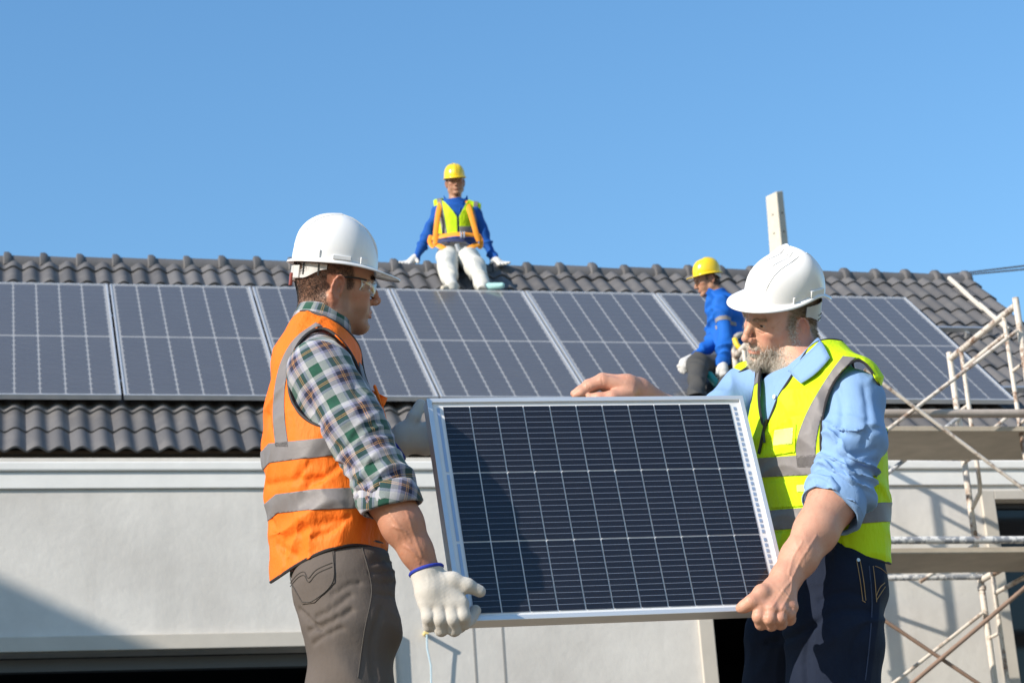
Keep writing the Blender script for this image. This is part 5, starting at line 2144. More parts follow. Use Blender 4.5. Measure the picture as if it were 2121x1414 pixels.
for ln, w_, d_ in (([(1698, 930), (1740, 950), (1812, 930)], 0.009, 0.005), ([(1692, 965), (1740, 975), (1815, 955)], 0.009, 0.005), ([(1720, 880), (1760, 900), (1825, 885)], 0.010, 0.006), ([(1735, 800), (1745, 860), (1730, 920)], 0.010, 0.006), ([(1790, 800), (1800, 860), (1790, 920)], 0.010, 0.006)):
    groove(m, drape(m, ln, 14, 0), w_, d_)
hem_c2 = ELB2 + 0.92 * (T2(1722, 1056, -0.235) - ELB2)
ax2b = nrm(T2(1722, 1056, -0.235) - ELB2)
m = m.clip(np.where((m.V[:, 1] < 5.5 - 0.13) & (rel > 0.15), (m.V - hem_c2) @ ax2b, -1))
axr = nrm(WR2R - ELB2R)
m = m.clip(np.where((m.V[:, 0] < T2(1520, 850)[0]), (m.V - ELB2R) @ axr - 0.44 * np.linalg.norm(WR2R - ELB2R), -1))
m = m.clip(np.where(np.hypot(m.V[:, 0] - T2(1668, 752)[0], m.V[:, 1] - 5.5) < 0.125, m.V[:, 2] - (T2(1668, 752)[2] + 0.55 * np.maximum(m.V[:, 0] - T2(1668, 752)[0], -0.06)), -1))
m = m.clip(T2(1700, 1180)[2] - m.V[:, 2])
# open collar at the throat
m = m.biggest()
SHIRT2 = m
shirt2 = m.obj('blue_shirt', M_BLUESHIRT, MAN2, thick=0.003)
V, F = [], []
cd, nn = ax2b, 44
cu = nrm(np.cross(cd, (0, 1, 0)))
cw_ = np.cross(cd, cu)
prof = ((-0.062, 0.069), (-0.054, 0.078), (-0.020, 0.080), (0.006, 0.078), (0.012, 0.072), (0.0, 0.066))
for (s_, r_) in prof:
    for k in range(nn):
        a = 2 * math.pi * k / nn
        rr = r_ * (1 + 0.04 * math.sin(3 * a + 50 * s_) + 0.025 * math.sin(8 * a + 1 + 70 * s_))
        V.append(hem_c2 + cd * (s_ + 0.014 * math.sin(a + 2.2)) + cu * rr * math.cos(a) + cw_ * rr * math.sin(a) * 0.96)
for i in range(len(prof) - 1):
    for k in range(nn):
        F.append((i * nn + k, i * nn + (k + 1) % nn, (i + 1) * nn + (k + 1) % nn, (i + 1) * nn + k))
Mesh(np.array(V), np.array(F)).obj('rolled_cuff', M_BLUESHIRT, shirt2, thick=0.002)
# collar: stand plus fall with long points, open at the throat
CC = T2(1660, 752, 0.0)
ct = nrm(U2 + 0.62 * F2 + 0.18 * L2)
cf = nrm(F2 - (F2 @ ct) * ct)
L2c = np.cross(ct, cf)


def colrow(rf, rl, z, pt=0.0, out=0.0):
    def row(p):
        c = max(0, math.cos(p))
        fr = sstep(0.55, 1.0, math.cos(p))
        return (rf + out * fr, rl + 0.3 * out * fr, z - pt * float(sstep(0.62, 0.93, math.cos(p))), 0.0)
    return row


col = ring_band(CC, cf, L2c, ct, [colrow(0.068, 0.070, -0.030), colrow(0.066, 0.068, 0.014), colrow(0.0665, 0.0685, 0.022), colrow(0.071, 0.073, 0.022), colrow(0.086, 0.088, 0.002, 0.014, 0.004), colrow(0.106, 0.110, -0.026, 0.058, 0.012)], 60, 0.60)
col.push(0.003 * folds(col.V, (0.3, 0.2, 1), 14, 6, 3.0))
col.obj('collar', M_BLUESHIRT, shirt2, thick=0.0025)
# placket and buttons down the shirt front
_px, _py = PX(SHIRT2.V)
SHIRT2.copy().clip(np.maximum(poly_sd(_px, _py, [(1607, 800), (1630, 800), (1606, 892), (1586, 892)]) / S2, np.where(SHIRT2.normals() @ CAM[2] > 0.1, 0.05, -0.05))).biggest().push(0.003).obj('placket', M_BLUESHIRT, shirt2, thick=0.002)
for q in ((1608, 823),):
    p = drape(SHIRT2, [q, (q[0] - 2, q[1] + 8)], 3, 0.0065)[0]
    b = MB()
    b.tube([p, p + F2 * 0.002], 0.0058, 14)
    b.build('button', simple('pearl_button', (0.75, 0.75, 0.76), 0.25), shirt2)

# --- vest
v = Vol(T2(1400, 1260, 0) - (0, 0.36, 0), T2(1920, 690, 0) + (0, 0.36, 0.02), 0.0045)
v.chain([T2(1714, 1200), T2(1708, 1090), T2(1692, 985), T2(1687, 910), T2(1674, 810)], (0.176, 0.182, 0.190, 0.194, 0.162), 0.05, sc=(F2, 0.72))
v.cap(T2(1665, 750), T2(1674, 800), 0.082, 0.105, 0.04)
v.cap(T2(1684, 762, -0.05), T2(1772, 790, -0.16), 0.058, 0.070, 0.035)
v.cap(T2(1700, 830, -0.14), T2(1706, 960, -0.15), 0.045, 0.050, 0.04)
v.cap(T2(1650, 757, 0.05), T2(1556, 795, 0.18), 0.054, 0.062, 0.035)
m = v.mesh(smooth=3)
m.push(0.011 * folds(m.V, (0.3, 0.1, 1), 15, 5, 5.0, 1.5) * sstep(T2(0, 880)[2], T2(0, 1000)[2], m.V[:, 2]))
m.push(0.008 * folds(m.V, (1, 0.3, 0.4), 22, 7, 9.0, 1.5))
px, py = PX(m.V)
lat = (m.V - T2(1690, 900)) @ L2
hole = smooth_poly([(1784, 742), (1752, 760), (1722, 800), (1704, 860), (1700, 930), (1712, 985), (1755, 1000), (1805, 978), (1832, 920), (1838, 862), (1822, 800)])
f = np.where(lat > 0.06, -poly_sd(px, py, hole) / S2, -0.1)
hr = np.hypot(((m.V - T2(1532, 845, 0.20)) @ F2) / 0.062, (m.V[:, 2] - T2(1532, 845, 0.20)[2]) / 0.095) - 1
f = np.where(lat < -0.13, -0.08 * hr, f)
m = m.clip(f).biggest()
px, py = PX(m.V)
hem = curve([(1500, 1215), (1600, 1205), (1680, 1187), (1724, 1165), (1785, 1151), (1840, 1165), (1900, 1185)])
m = m.clip((py - hem(px)) / S2).biggest()
# neck: high at the back, V at the front down to the zip
front = (m.V - T2(1690, 900)) @ F2
lat = (m.V - T2(1690, 900)) @ L2
zn = T2(1670, 742)[2]
m = m.clip(np.where(front < 0.02, m.V[:, 2] - zn - 0.006 - 0.9 * np.clip(0.0 - front, 0, 1) * 0.3, -1))
front = (m.V - T2(1690, 900)) @ F2
lat = (m.V - T2(1690, 900)) @ L2
zv = T2(1585, 905)[2]
latc = -0.012
w = 0.006 + np.where(lat > latc, 0.60, 0.30) * np.clip(m.V[:, 2] - zv, 0, 1)
m = m.clip(np.where(front > 0.0, w - np.abs(lat - latc) - 0.0 * lat, -1) * np.where(front > 0.0, 1, 1)).biggest() if False else m.clip(np.where(front > 0.0, np.minimum(w - np.abs(lat - latc), m.V[:, 2] - zv), -1)).biggest()
VEST2 = m
vest2 = m.obj('yellow_vest', M_YELLOW, MAN2, thick=0.003)
px, py = PX(m.V)
lat = (m.V - T2(1690, 900)) @ L2
ny = m.normals() @ CAM[2]
near_bands = [(strip_between(m, curve([(1500, 962), (1575, 948), (1700, 940), (1850, 952)]), curve([(1500, 1002), (1575, 988), (1700, 982), (1850, 994)])), 0),
              (strip_between(m, curve([(1500, 1075), (1590, 1057), (1680, 1050), (1830, 1040), (1900, 1040)]), curve([(1500, 1118), (1590, 1098), (1680, 1092), (1830, 1080), (1900, 1080)])), 0),
              (poly_sd(px, py, np.concatenate([spline(np.c_[[(1746, 738), (1722, 770), (1690, 820), (1665, 870), (1650, 920), (1652, 968)], np.zeros(6)], 24)[:, :2], spline(np.c_[[(1690, 968), (1690, 920), (1700, 870), (1722, 822), (1752, 778), (1779, 742)], np.zeros(6)], 24)[:, :2]])), 1),
              (poly_sd(px, py, [(1572, 766), (1540, 785), (1512, 830), (1500, 900), (1530, 900), (1540, 840), (1560, 800), (1592, 776)]), 2)]
for fld, kind in near_bands:
    extra = np.where(ny > 0.3, 0.05, -0.05)
    if kind == 1:
        extra = np.maximum(extra, 0.01 - lat)
    if kind == 2:
        extra = np.maximum(extra, lat + 0.01)
    st = m.copy().clip(np.maximum(fld / S2, extra))
    if len(st.F) > 10:
        st.biggest().push(0.0016).obj('reflective_stripe', M_REFLECT, vest2, thick=0.0008)
binding(m, 'binding', M_BINDING, vest2, 0.0036)
# the long collar point lies over the vest
vs = join(Mesh(m.V, m.F), Mesh(SHIRT2.V, SHIRT2.F))
rows_ = []
for t_ in np.linspace(0, 1, 6):
    e0 = np.array([(1702, 715), (1684, 732), (1662, 751), (1641, 774)], float)
    e1 = np.array([(1724, 746), (1706, 768), (1684, 788), (1664, 800)], float)
    rows_.append(drape(vs, (e0 * (1 - t_) + e1 * t_).tolist(), 8, 0.006 + 0.008 * math.sin(math.pi * (0.15 + 0.7 * t_))))
R_ = np.array(rows_)
for _ in range(2):
    R_[1:-1] = 0.5 * R_[1:-1] + 0.25 * (R_[:-2] + R_[2:])
V = [R_[k, i] for i in range(8) for k in range(6)]
F = [(6 * i + k, 6 * i + k + 1, 6 * i + 7 + k, 6 * i + 6 + k) for i in range(7) for k in range(5)]
Mesh(np.array(V), np.array(F)).obj('collar_point', M_BLUESHIRT, shirt2, thick=0.003)
COLLAR_TOP = R_[0]
# pockets on the near front
t = NT('clear_pocket_film')
M_FILM = t.done(t.pbr((0.72, 0.80, 0.22), 0.22, t.bump(t.noise(t.coord(), 60, 3), 0.3, 0.003), spec=0.6))
for nm, poly, mt in (('chest_pocket', [(1602, 884), (1650, 878), (1648, 936), (1598, 944)], M_YELLOW), ('pocket_window', [(1606, 890), (1645, 885), (1643, 918), (1603, 924)], M_FILM),
                     ('side_pocket', [(1590, 1000), (1686, 992), (1692, 1046), (1598, 1052)], M_YELLOW), ('lower_pocket', [(1598, 1104), (1745, 1096), (1740, 1140), (1604, 1150)], M_YELLOW), ('size_label', [(1652, 1004), (1674, 1002), (1675, 1017), (1653, 1019)], M_FILM)):
    st = m.copy().clip(np.maximum(poly_sd(px, py, poly) / S2, np.where(ny > 0.2, 0.05, -0.05)))
    if len(st.F) > 6:
        st.biggest().push(0.003 if nm.endswith('pocket') else 0.0045).obj(nm, mt, vest2, thick=0.0015)
# zip along the near edge
zl = drape(m, [(1590, 868), (1582, 900), (1574, 940)], 12, 0.003)
b = MB()
b.tube(zl, 0.0045, 6)
b.build('zip', M_BLACKP, vest2, smooth=True)
b = MB()
zp = zl[5]
place_box(b, zp + np.array([0, -0.004, -0.012]), 0.006, 0.004, 0.030)
b.build('zip_puller', M_BLACKP, vest2, bevel=0.001)

# --- jeans
BH2 = basis(math.radians(214))
FJ, LJ = BH2[:, 0], BH2[:, 1]
v = Vol(T2(1470, 1560, 0) - (0, 0.32, 0), T2(1900, 1100, 0) + (0, 0.32, 0.0), 0.0045)
v.cap(T2(1712, 1110), T2(1712, 1215), 0.150, 0.160, 0.05, sc=(FJ, 0.74))
v.ell(T2(1752, 1225, 0.0), (0.085, 0.095, 0.10), 0.05)
v.chain([T2(1735, 1215, -0.09), T2(1728, 1320, -0.10), T2(1722, 1430, -0.10), T2(1715, 1600, -0.10)], (0.115, 0.113, 0.105, 0.09), 0.04)
v.chain([T2(1665, 1215, 0.09), T2(1642, 1320, 0.09), T2(1628, 1430, 0.09), T2(1615, 1600, 0.09)], (0.115, 0.110, 0.100, 0.09), 0.04)
mj = v.mesh(smooth=3)
px, py = PX(mj.V)
mj.push(0.010 * folds(mj.V, (-0.35, 0, 1), 22, 6, 3.0, 1.6) * sstep(1420, 1200, py))
mj.push(0.009 * folds(mj.V, (1, 0, -0.3), 18, 5, 8.0, 1.5))
for ln, w_, d_ in (([(1700, 1240), (1745, 1225), (1790, 1232)], 0.008, 0.004), ([(1690, 1290), (1740, 1262), (1800, 1262)], 0.009, 0.005), ([(1800, 1290), (1770, 1330), (1765, 1400)], 0.010, 0.005), ([(1590, 1330), (1640, 1320), (1690, 1290)], 0.009, 0.006), ([(1680, 1300), (1668, 1360), (1672, 1414)], 0.010, 0.007)):
    groove(mj, drape(mj, ln, 14, 0), w_, d_)
mj = mj.clip(mj.V[:, 2] - T2(1712, 1118)[2]).clip(T2(1700, 1540)[2] - mj.V[:, 2] if False else T2(1700, 1545)[2] - mj.V[:, 2] * 1.0) if False else mj.clip(mj.V[:, 2] - T2(1712, 1118)[2])
mj = mj.clip(T2(1700, 1540)[2] - mj.V[:, 2]).biggest()
jeans = mj.obj('jeans', M_JEANS, MAN2, thick=0.003)
stitch(mj, [[(1774, 1160), (1781, 1200), (1787, 1245)], [(1781, 1160), (1788, 1200), (1793, 1243)], [(1785, 1242), (1792, 1247)]], 'fly_stitching', M_STITCH_T, jeans, 0.0010, 0.0012, 20)
stitch(mj, [[(1808, 1172), (1812, 1205), (1815, 1246)], [(1814, 1234), (1822, 1216), (1832, 1206)], [(1815, 1242), (1825, 1226), (1833, 1214)], [(1812, 1172), (1824, 1177), (1836, 1187)]], 'pocket_stitching', M_STITCH_T, jeans, 0.0010, 0.0012, 20)
stitch(mj, [[(1800, 1172), (1806, 1250), (1800, 1340), (1792, 1408)]], 'side_seam', simple('navy_seam', (0.03, 0.045, 0.09), 0.8), jeans, 0.0015, 0.0006, 30)
rv = drape(mj, [(1777, 1160), (1779, 1166)], 3, 0.002)[0]
b = MB()
b.tube([rv, rv + np.array([0.0006, -0.0022, 0])], 0.0045, 12)
b.build('rivet', simple('steel_rivet', (0.5, 0.5, 0.52), 0.3, metal=0.9), jeans)

# --- body
SC2 = 0.98
RH2 = basis(math.radians(203.8), math.radians(-15.6), math.radians(-34))
OH2 = np.array([0.708, 5.5, 1.909])
RC2 = basis(math.radians(206), math.radians(-11), math.radians(-36)) * 0.965
v = head_vol(0.0022, age=1, heavy=0.6, eye_open=0.0023, nose=1.0, lo=(-0.16, -0.17, -0.25), hi=(0.14, 0.17, 0.145))
to_h2 = lambda p: RH2.T @ (np.asarray(p) - OH2) / SC2
v.chain([(-0.030, 0, -0.020), (-0.030, 0, -0.07), to_h2(T2(1670, 775, 0))], (0.063, 0.067, 0.078), 0.03)
v.cap((-0.030, 0.060, -0.03), to_h2(T2(1640, 782, -0.04)), 0.011, 0.013, 0.03)
hm = head_attrs(v.mesh(smooth=2), 0.9)
age_lines(hm, 1.2)
HEAD2 = hm.copy()
hm.xf(RH2 * SC2, OH2)
nk = drape(hm, [(1693, 704), (1670, 727), (1648, 752), (1630, 780)], 8, -0.004)
V = [nk[i] * (1 - t_) + COLLAR_TOP[i] * t_ + np.array([0, 0, 0.010 * math.sin(math.pi * t_)]) for i in range(8) for t_ in np.linspace(0, 1, 4)]
F = [(4 * i + k, 4 * i + k + 1, 4 * i + 5 + k, 4 * i + 4 + k) for i in range(7) for k in range(3)]
Mesh(np.array(V), np.array(F)).obj('collar_stand', M_BLUESHIRT, shirt2, thick=0.002)
# near forearm with the bare hand that carries the lower right corner
WR2 = T2(1628, 1196, -0.33)
v = Vol(T2(1520, 1340, -0.34) - (0, 0.10, 0), T2(1800, 980, -0.28) + (0, 0.16, 0), 0.0026)
v.chain([T2(1745, 995, -0.215), T2(1724, 1040, -0.235), T2(1690, 1100, -0.275), T2(1655, 1155, -0.31), WR2], (0.056, 0.0585, 0.052, 0.043, 0.0365), 0.02)
v.cap(T2(1705, 1050, -0.265), T2(1662, 1130, -0.325), 0.034, 0.024, 0.02)
# hand: the back faces the camera, thumb lies on the frame, fingers close under it
v.chain([WR2, T2(1612, 1226, -0.345)], (0.0365, 0.037), 0.012)
KN = [(1575, 1252, -0.375), (1597, 1262, -0.380), (1618, 1264, -0.372), (1637, 1256, -0.355)]
FT = [((1572, 1276, -0.378), (1577, 1291, -0.358), (1584, 1288, -0.325), (1590, 1270, -0.30)),
      ((1594, 1280, -0.384), (1598, 1293, -0.362), (1603, 1288, -0.330), (1606, 1270, -0.305)),
      ((1615, 1279, -0.376), (1617, 1290, -0.355), (1620, 1284, -0.325), (1621, 1267, -0.305)),
      ((1634, 1270, -0.358), (1635, 1281, -0.340), (1635, 1276, -0.315), (1634, 1262, -0.30))]
for k_, kn in enumerate(KN):
    v.chain([T2(1614 + (k_ - 1.5) * 9, 1222, -0.345), T2(*kn)], (0.024, 0.0175), 0.014)
for kn, ft in zip(KN, FT):
    v.ell(T2(*kn), (0.0165, 0.0165, 0.0155), 0.008)
    v.chain([T2(*kn)] + [T2(*q) for q in ft], (0.0155, 0.0158, 0.0150, 0.0138, 0.012), 0.004)
v.chain([T2(1604, 1216, -0.345), T2(1578, 1228, -0.372), T2(1556, 1246, -0.382), T2(1540, 1256, -0.372), T2(1533, 1259, -0.366)], (0.0245, 0.0195, 0.0152, 0.0132, 0.010), 0.010)
fa = v.mesh(smooth=2)
for pts in ([(1652, 1172), (1640, 1200), (1622, 1222), (1600, 1256)], [(1640, 1196), (1638, 1224), (1620, 1258)], [(1622, 1222), (1636, 1240)], [(1690, 1110), (1664, 1150), (1652, 1172)], [(1662, 1120), (1640, 1160), (1634, 1190)]):
    groove(fa, drape(fa, pts, 12, 0), 0.0030, -0.0015, 12)
for pts in ([(1586, 1262), (1586, 1284)], [(1608, 1268), (1608, 1286)], [(1628, 1266), (1627, 1282)]):
    groove(fa, drape(fa, pts, 8, 0), 0.0022, 0.0018, 8)
for (x, y) in ((1575, 1253), (1597, 1263), (1618, 1265), (1637, 1258)):
    groove(fa, drape(fa, [(x - 5, y), (x + 5, y)], 5, 0), 0.0020, 0.0008, 5)
for (x, y) in ((1556, 1246), (1560, 1243)):
    groove(fa, drape(fa, [(x - 4, y - 7), (x + 4, y + 6)], 5, 0), 0.0014, 0.0009, 5)
fa.push(0.0010 * folds(fa.V, (1, 0, 0.3), 40, 14, 3))
for k in ('flush', 'beard', 'scalp', 'brow', 'stubble'):
    fa.A[k] = np.zeros(len(fa.V))
kn_w = sum(np.exp(-((fa.V - T2(*q)) ** 2).sum(1) / 0.014 ** 2) for q in KN)
fa.A['flush'] = np.clip(0.12 + 0.25 * vnoise(fa.V * 28) * 0.8 + 0.35 * kn_w, 0, 0.7)
FA2 = fa.copy()
# far forearm and the hand that steadies the top edge
v = Vol(T2(1160, 900, -0.30) - (0, 0.08, 0), T2(1500, 740, 0.06) + (0, 0.12, 0), 0.0026)
Hd = -0.125
v.chain([ELB2R, T2(1385, 858, -0.02), WR2R], (0.046, 0.043, 0.036), 0.02)
v.chain([WR2R, T2(1298, 803, Hd), T2(1262, 796, Hd)], (0.035, 0.033, 0.027), 0.014)
for k_, (dy, dd, ln) in enumerate(((0, -0.028, 1.0), (-3, -0.004, 1.05), (-2, 0.020, 0.98), (3, 0.042, 0.82))):
    v.chain([T2(1292, 800 + dy, Hd + dd * 0.7), T2(1248, 789 + dy, Hd + dd), T2(1248 - 28 * ln, 800 + dy, Hd + dd), T2(1248 - 44 * ln, 812 + dy, Hd + dd), T2(1248 - 56 * ln, 818 + dy, Hd + dd + 0.004)], (0.020, 0.0168, 0.0140, 0.0122, 0.0098), 0.006)
v.chain([T2(1304, 812, Hd - 0.02), T2(1268, 822, Hd - 0.035), T2(1240, 824, Hd - 0.036), T2(1222, 822, Hd - 0.034)], (0.019, 0.0165, 0.0135, 0.010), 0.008)
fb = v.mesh(smooth=2)
for (x, y) in ((1217, 797), (1221, 799), (1247, 787)):
    groove(fb, drape(fb, [(x - 1, y - 6), (x + 1, y + 7)], 5, 0), 0.0016, 0.0010, 5)
for k in ('flush', 'beard', 'scalp', 'brow', 'stubble'):
    fb.A[k] = np.zeros(len(fb.V))
fb.A['flush'] = np.clip(0.15 + 0.3 * vnoise(fb.V * 28), 0, 0.6)
v = Vol(T2(1400, 1240, 0) - (0, 0.36, 0), T2(1880, 720, 0) + (0, 0.34, 0), 0.009)
v.chain([T2(1712, 1200), T2(1705, 1080), T2(1685, 910), T2(1672, 810)], (0.132, 0.135, 0.148, 0.110), 0.05, sc=(F2, 0.70))
v.cap(T2(1668, 760), T2(1672, 805), 0.045, 0.060, 0.04)
v.chain([SHO2, ELB2], (0.048, 0.046), 0.03)
v.chain([SHO2R, ELB2R], (0.046, 0.044), 0.03)
one_body(v.mesh(smooth=1), hm, fa, fb).obj('body', M_SKIN2, MAN2)
eyes(MAN2, RH2 * SC2, OH2, 0.05, -0.16)
RR = RH2 * SC2
# beard, moustache, sideburns, hair and brows as single hairs
P, N = scatter(HEAD2, HEAD2.A['beard'] ** 1.8, 9000, 5)
D = N * 0.50 + np.array([0.12, 0, -1.0])
D[:, 1] += 0.3 * np.sign(P[:, 1]) * (P[:, 2] > -0.056)
L_ = 0.006 + 0.008 * sstep(-0.045, -0.095, P[:, 2]) * sstep(0.0, 0.05, P[:, 0])
L_ = np.where((P[:, 2] > -0.057) & (P[:, 0] > 0.07), 0.0095, L_)
dn = lambda D: D / np.linalg.norm(D, axis=1, keepdims=True)
hair('beard', M_BEARD, MAN2, P @ RR.T + OH2, dn(D) @ RH2.T, L_ * RNG.uniform(0.6, 1.3, len(P)), 0.00036, 4, 0.26, 0.05, seed=2)
P, N = scatter(HEAD2, HEAD2.A['scalp'] * (HEAD2.V[:, 2] < 0.075), 5200, 7)
D = N * 0.22 + np.array([-1.0, 0, -0.30])
hair('hair', M_BROWNHAIR, MAN2, P @ RR.T + OH2, dn(D) @ RH2.T, RNG.uniform(0.014, 0.028, len(P)) * np.where(P[:, 0] < -0.035, 0.40, 1.0), 0.00030, 5, 0.12, 0.05, seed=3)
P, N = scatter(HEAD2, HEAD2.A['brow'], 380, 6)
D = N * 0.4 + np.array([0, 0, 0.15]) + np.sign(P[:, 1:2]) * np.array([[0, 1.0, 0]])
hair('eyebrows', M_BROWHAIR, MAN2, P @ RR.T + OH2, dn(D) @ RH2.T, np.full(len(P), 0.008), 0.00026, 3, 0.18, seed=4)
P, N = scatter(FA2, sstep(T2(0, 1215)[2], T2(0, 1180)[2] + 0.02, FA2.V[:, 2]) + 0.02, 1500, 9)
D = N * 0.35 + nrm(WR2 - ELB2) + RNG.normal(0, 0.2, (len(P), 3))
hair('arm_hair', M_BODYHAIR, MAN2, P, dn(D), RNG.uniform(0.006, 0.012, len(P)), 0.00010, 3, 0.12, seed=5)
# helmet
hat2 = helmet(MAN2, RC2, OH2, M_HELMET_W, 2, low=0.018, rz=0.113)
hat_fit(hat2, RC2, OH2, 0.018, band_z=(-0.045, 0.010), span=(95, 265), knob=False, slots=((-0.040, 1, 0.042, 0.056, 0.020, 0.008), (0.034, 1, 0.026, 0.006, 0.020, 0.006), (0.115, 0, 0.024, 0.004, 0.004, 0.004)))
b = MB()
for k_ in range(3):
    for j_ in range(2):
        q = math.radians(128 + 7 * k_)
        b.tube([np.array([-0.006 + 0.1068 * math.cos(q), 0.0913 * math.sin(q), 0.004 + 0.012 * j_ + 0.0]), np.array([-0.006 + 0.1088 * math.cos(q), 0.0933 * math.sin(q), 0.004 + 0.012 * j_])], 0.0022, 8)
xmb(b, RC2, OH2 + RC2 @ np.array([0, 0, 0.018])).build('band_hole', M_BLACKP, hat2)
# ================================================================ the module the men carry
PNW, PNH, PND = 0.826, 0.600, 0.040
PYAW, PTILT, PROLL = math.radians(16), math.radians(-13.1), math.radians(-1.5)
RPAN = np.array(Matrix.Rotation(PYAW, 3, 'Z') @ Matrix.Rotation(PROLL, 3, 'Y') @ Matrix.Rotation(PTILT, 3, 'X'))
OPAN = np.array([0.205, 5.2, 1.375])
# local frame of the module mesh: x width, y height, z out of the glass (towards the camera)
PM = np.eye(4)
PM[:3, 0], PM[:3, 1], PM[:3, 2] = RPAN[:, 0], RPAN[:, 2], -RPAN[:, 1]
PM[:3, 3] = OPAN
PANEL = bpy.data.objects.new('solar_module', None)
COL.objects.link(PANEL)
PANEL.matrix_world = Matrix(PM.tolist())
tag(PANEL, 'silver framed solar module carried upright between the two men', 'solar panel')
fr_me = frame_mesh(PNW, PNH, PND, 0.012, 'frame')
fr_me.materials.append(M_ALU)
fo = link('frame', fr_me, None, PANEL)
bv = fo.modifiers.new('bevel', 'BEVEL')
bv.width, bv.segments, bv.limit_method = 0.0012, 2, 'ANGLE'
iw, ih = PNW - 0.024, PNH - 0.024
me = pydata('backsheet', [(-iw / 2 - .002, -ih / 2 - .002, -0.007), (iw / 2 + .002, -ih / 2 - .002, -0.007), (iw / 2 + .002, ih / 2 + .002, -0.007), (-iw / 2 - .002, ih / 2 + .002, -0.007)], [(0, 1, 2, 3), (3, 2, 1, 0)][:1], False)
link('backsheet', me, simple('panel_backsheet', (0.74, 0.74, 0.74), 0.5, 0.02, 8), PANEL)
me = pydata('rear_sheet', [(-iw / 2 - .002, -ih / 2 - .002, -0.010), (-iw / 2 - .002, ih / 2 + .002, -0.010), (iw / 2 + .002, ih / 2 + .002, -0.010), (iw / 2 + .002, -ih / 2 - .002, -0.010)], [(0, 1, 2, 3)], False)
link('rear_sheet', me, MATS['panel_backsheet'], PANEL)


def mat_cell():
    t = NT('mono_cell')
    co = t.coord()
    sp = t.node('ShaderNodeSeparateXYZ', {0: co})
    y = sp.outputs[1]
    CH = 0.1835
    fy = t.math('FRACT', t.math('MULTIPLY_ADD', y, 12.0 / CH, 0.5))
    d = t.math('ABSOLUTE', t.math('SUBTRACT', fy, 0.5))
    bus = t.math('LESS_THAN', d, 0.029)
    # fine grid fingers as a faint, mostly averaged pattern
    fx = t.math('MULTIPLY_ADD', t.math('SINE', t.math('MULTIPLY', sp.outputs[0], 4200.0)), 0.5, 0.5)
    r = t.node('ShaderNodeObjectInfo').outputs['Random']
    base = t.mix(r, (0.0028, 0.0042, 0.0095), (0.0042, 0.0056, 0.0120))
    base = t.mix(t.math('MULTIPLY', fx, 0.30), base, (0.008, 0.011, 0.020))
    pads = t.math('MULTIPLY', bus, 0.62)
    col = t.mix(pads, base, (0.36, 0.42, 0.54))
    return t.done(t.pbr(col, 0.42, spec=0.25))


M_CELL = mat_cell()
NX, NY = 11, 3
ax0, ax1, ay0, ay1 = -iw / 2 + 0.026, iw / 2 - 0.026, -ih / 2 + 0.008, ih / 2 - 0.009
cw2, ch2 = (ax1 - ax0) / NX, (ay1 - ay0) / NY
hw_, hh_ = cw2 / 2 - 0.0015, ch2 / 2 - 0.0014
cell_me = pydata('solar_cell', [(-hw_, -hh_, 0), (hw_, -hh_, 0), (hw_, hh_, 0), (-hw_, hh_, 0)], [(0, 1, 2, 3)], False)
cell_me.materials.append(M_CELL)
for i in range(NX):
    for j in range(NY):
        o = link('solar_cell', cell_me, None, PANEL)
        o.location = (ax0 + cw2 * (i + 0.5), ay0 + ch2 * (j + 0.5), -0.0052)
# connecting ribbons along both short sides
M_RIB = simple('tinned_ribbon', (0.42, 0.50, 0.62), 0.35, 0.1, 10, metal=0.5)
for sg in (-1, 1):
    for j in range(NY):
        b = MB()
        x = sg * (iw / 2 - 0.0150)
        y0, y1 = ay0 + ch2 * j + 0.004, ay0 + ch2 * (j + 1) - 0.004
        if sg < 0:
            b.box((x - 0.0035, y0, -0.0062), (x + 0.0035, y1, -0.0056))
        else:
            for q in range(12):
                ya = y0 + (y1 - y0) * q / 12
                b.box((x - 0.0035, ya, -0.0062), (x + 0.0035, ya + (y1 - y0) / 12 * 0.62, -0.0056))
        b.build('ribbon', M_RIB, PANEL, kind='stuff' if sg > 0 else None)


def mat_front_glass():
    t = NT('module_front_glass')
    lw = t.schlick(0.028)
    gloss = t.node('ShaderNodeBsdfGlossy', {'Color': (0.95, 0.96, 1.0, 1), 'Roughness': 0.10}).outputs[0]
    tr = t.node('ShaderNodeBsdfTransparent').outputs[0]
    dif = t.node('ShaderNodeBsdfDiffuse', {'Color': (0.46, 0.36, 0.30, 1)}).outputs[0]
    a = t.node('ShaderNodeMixShader', {0: lw, 1: tr, 2: gloss}).outputs[0]
    n = t.noise(t.coord(), 14, 5, 0.7)
    a = t.node('ShaderNodeMixShader', {0: t.ramp(n, ((0.3, 0.010), (0.8, 0.020))), 1: a, 2: dif}).outputs[0]
    return t.done(a)


me = pydata('glass', [(-iw / 2 - .002, -ih / 2 - .002, -0.003), (iw / 2 + .002, -ih / 2 - .002, -0.003), (iw / 2 + .002, ih / 2 + .002, -0.003), (-iw / 2 - .002, ih / 2 + .002, -0.003)], [(0, 1, 2, 3)], False)
link('glass', me, mat_front_glass(), PANEL)
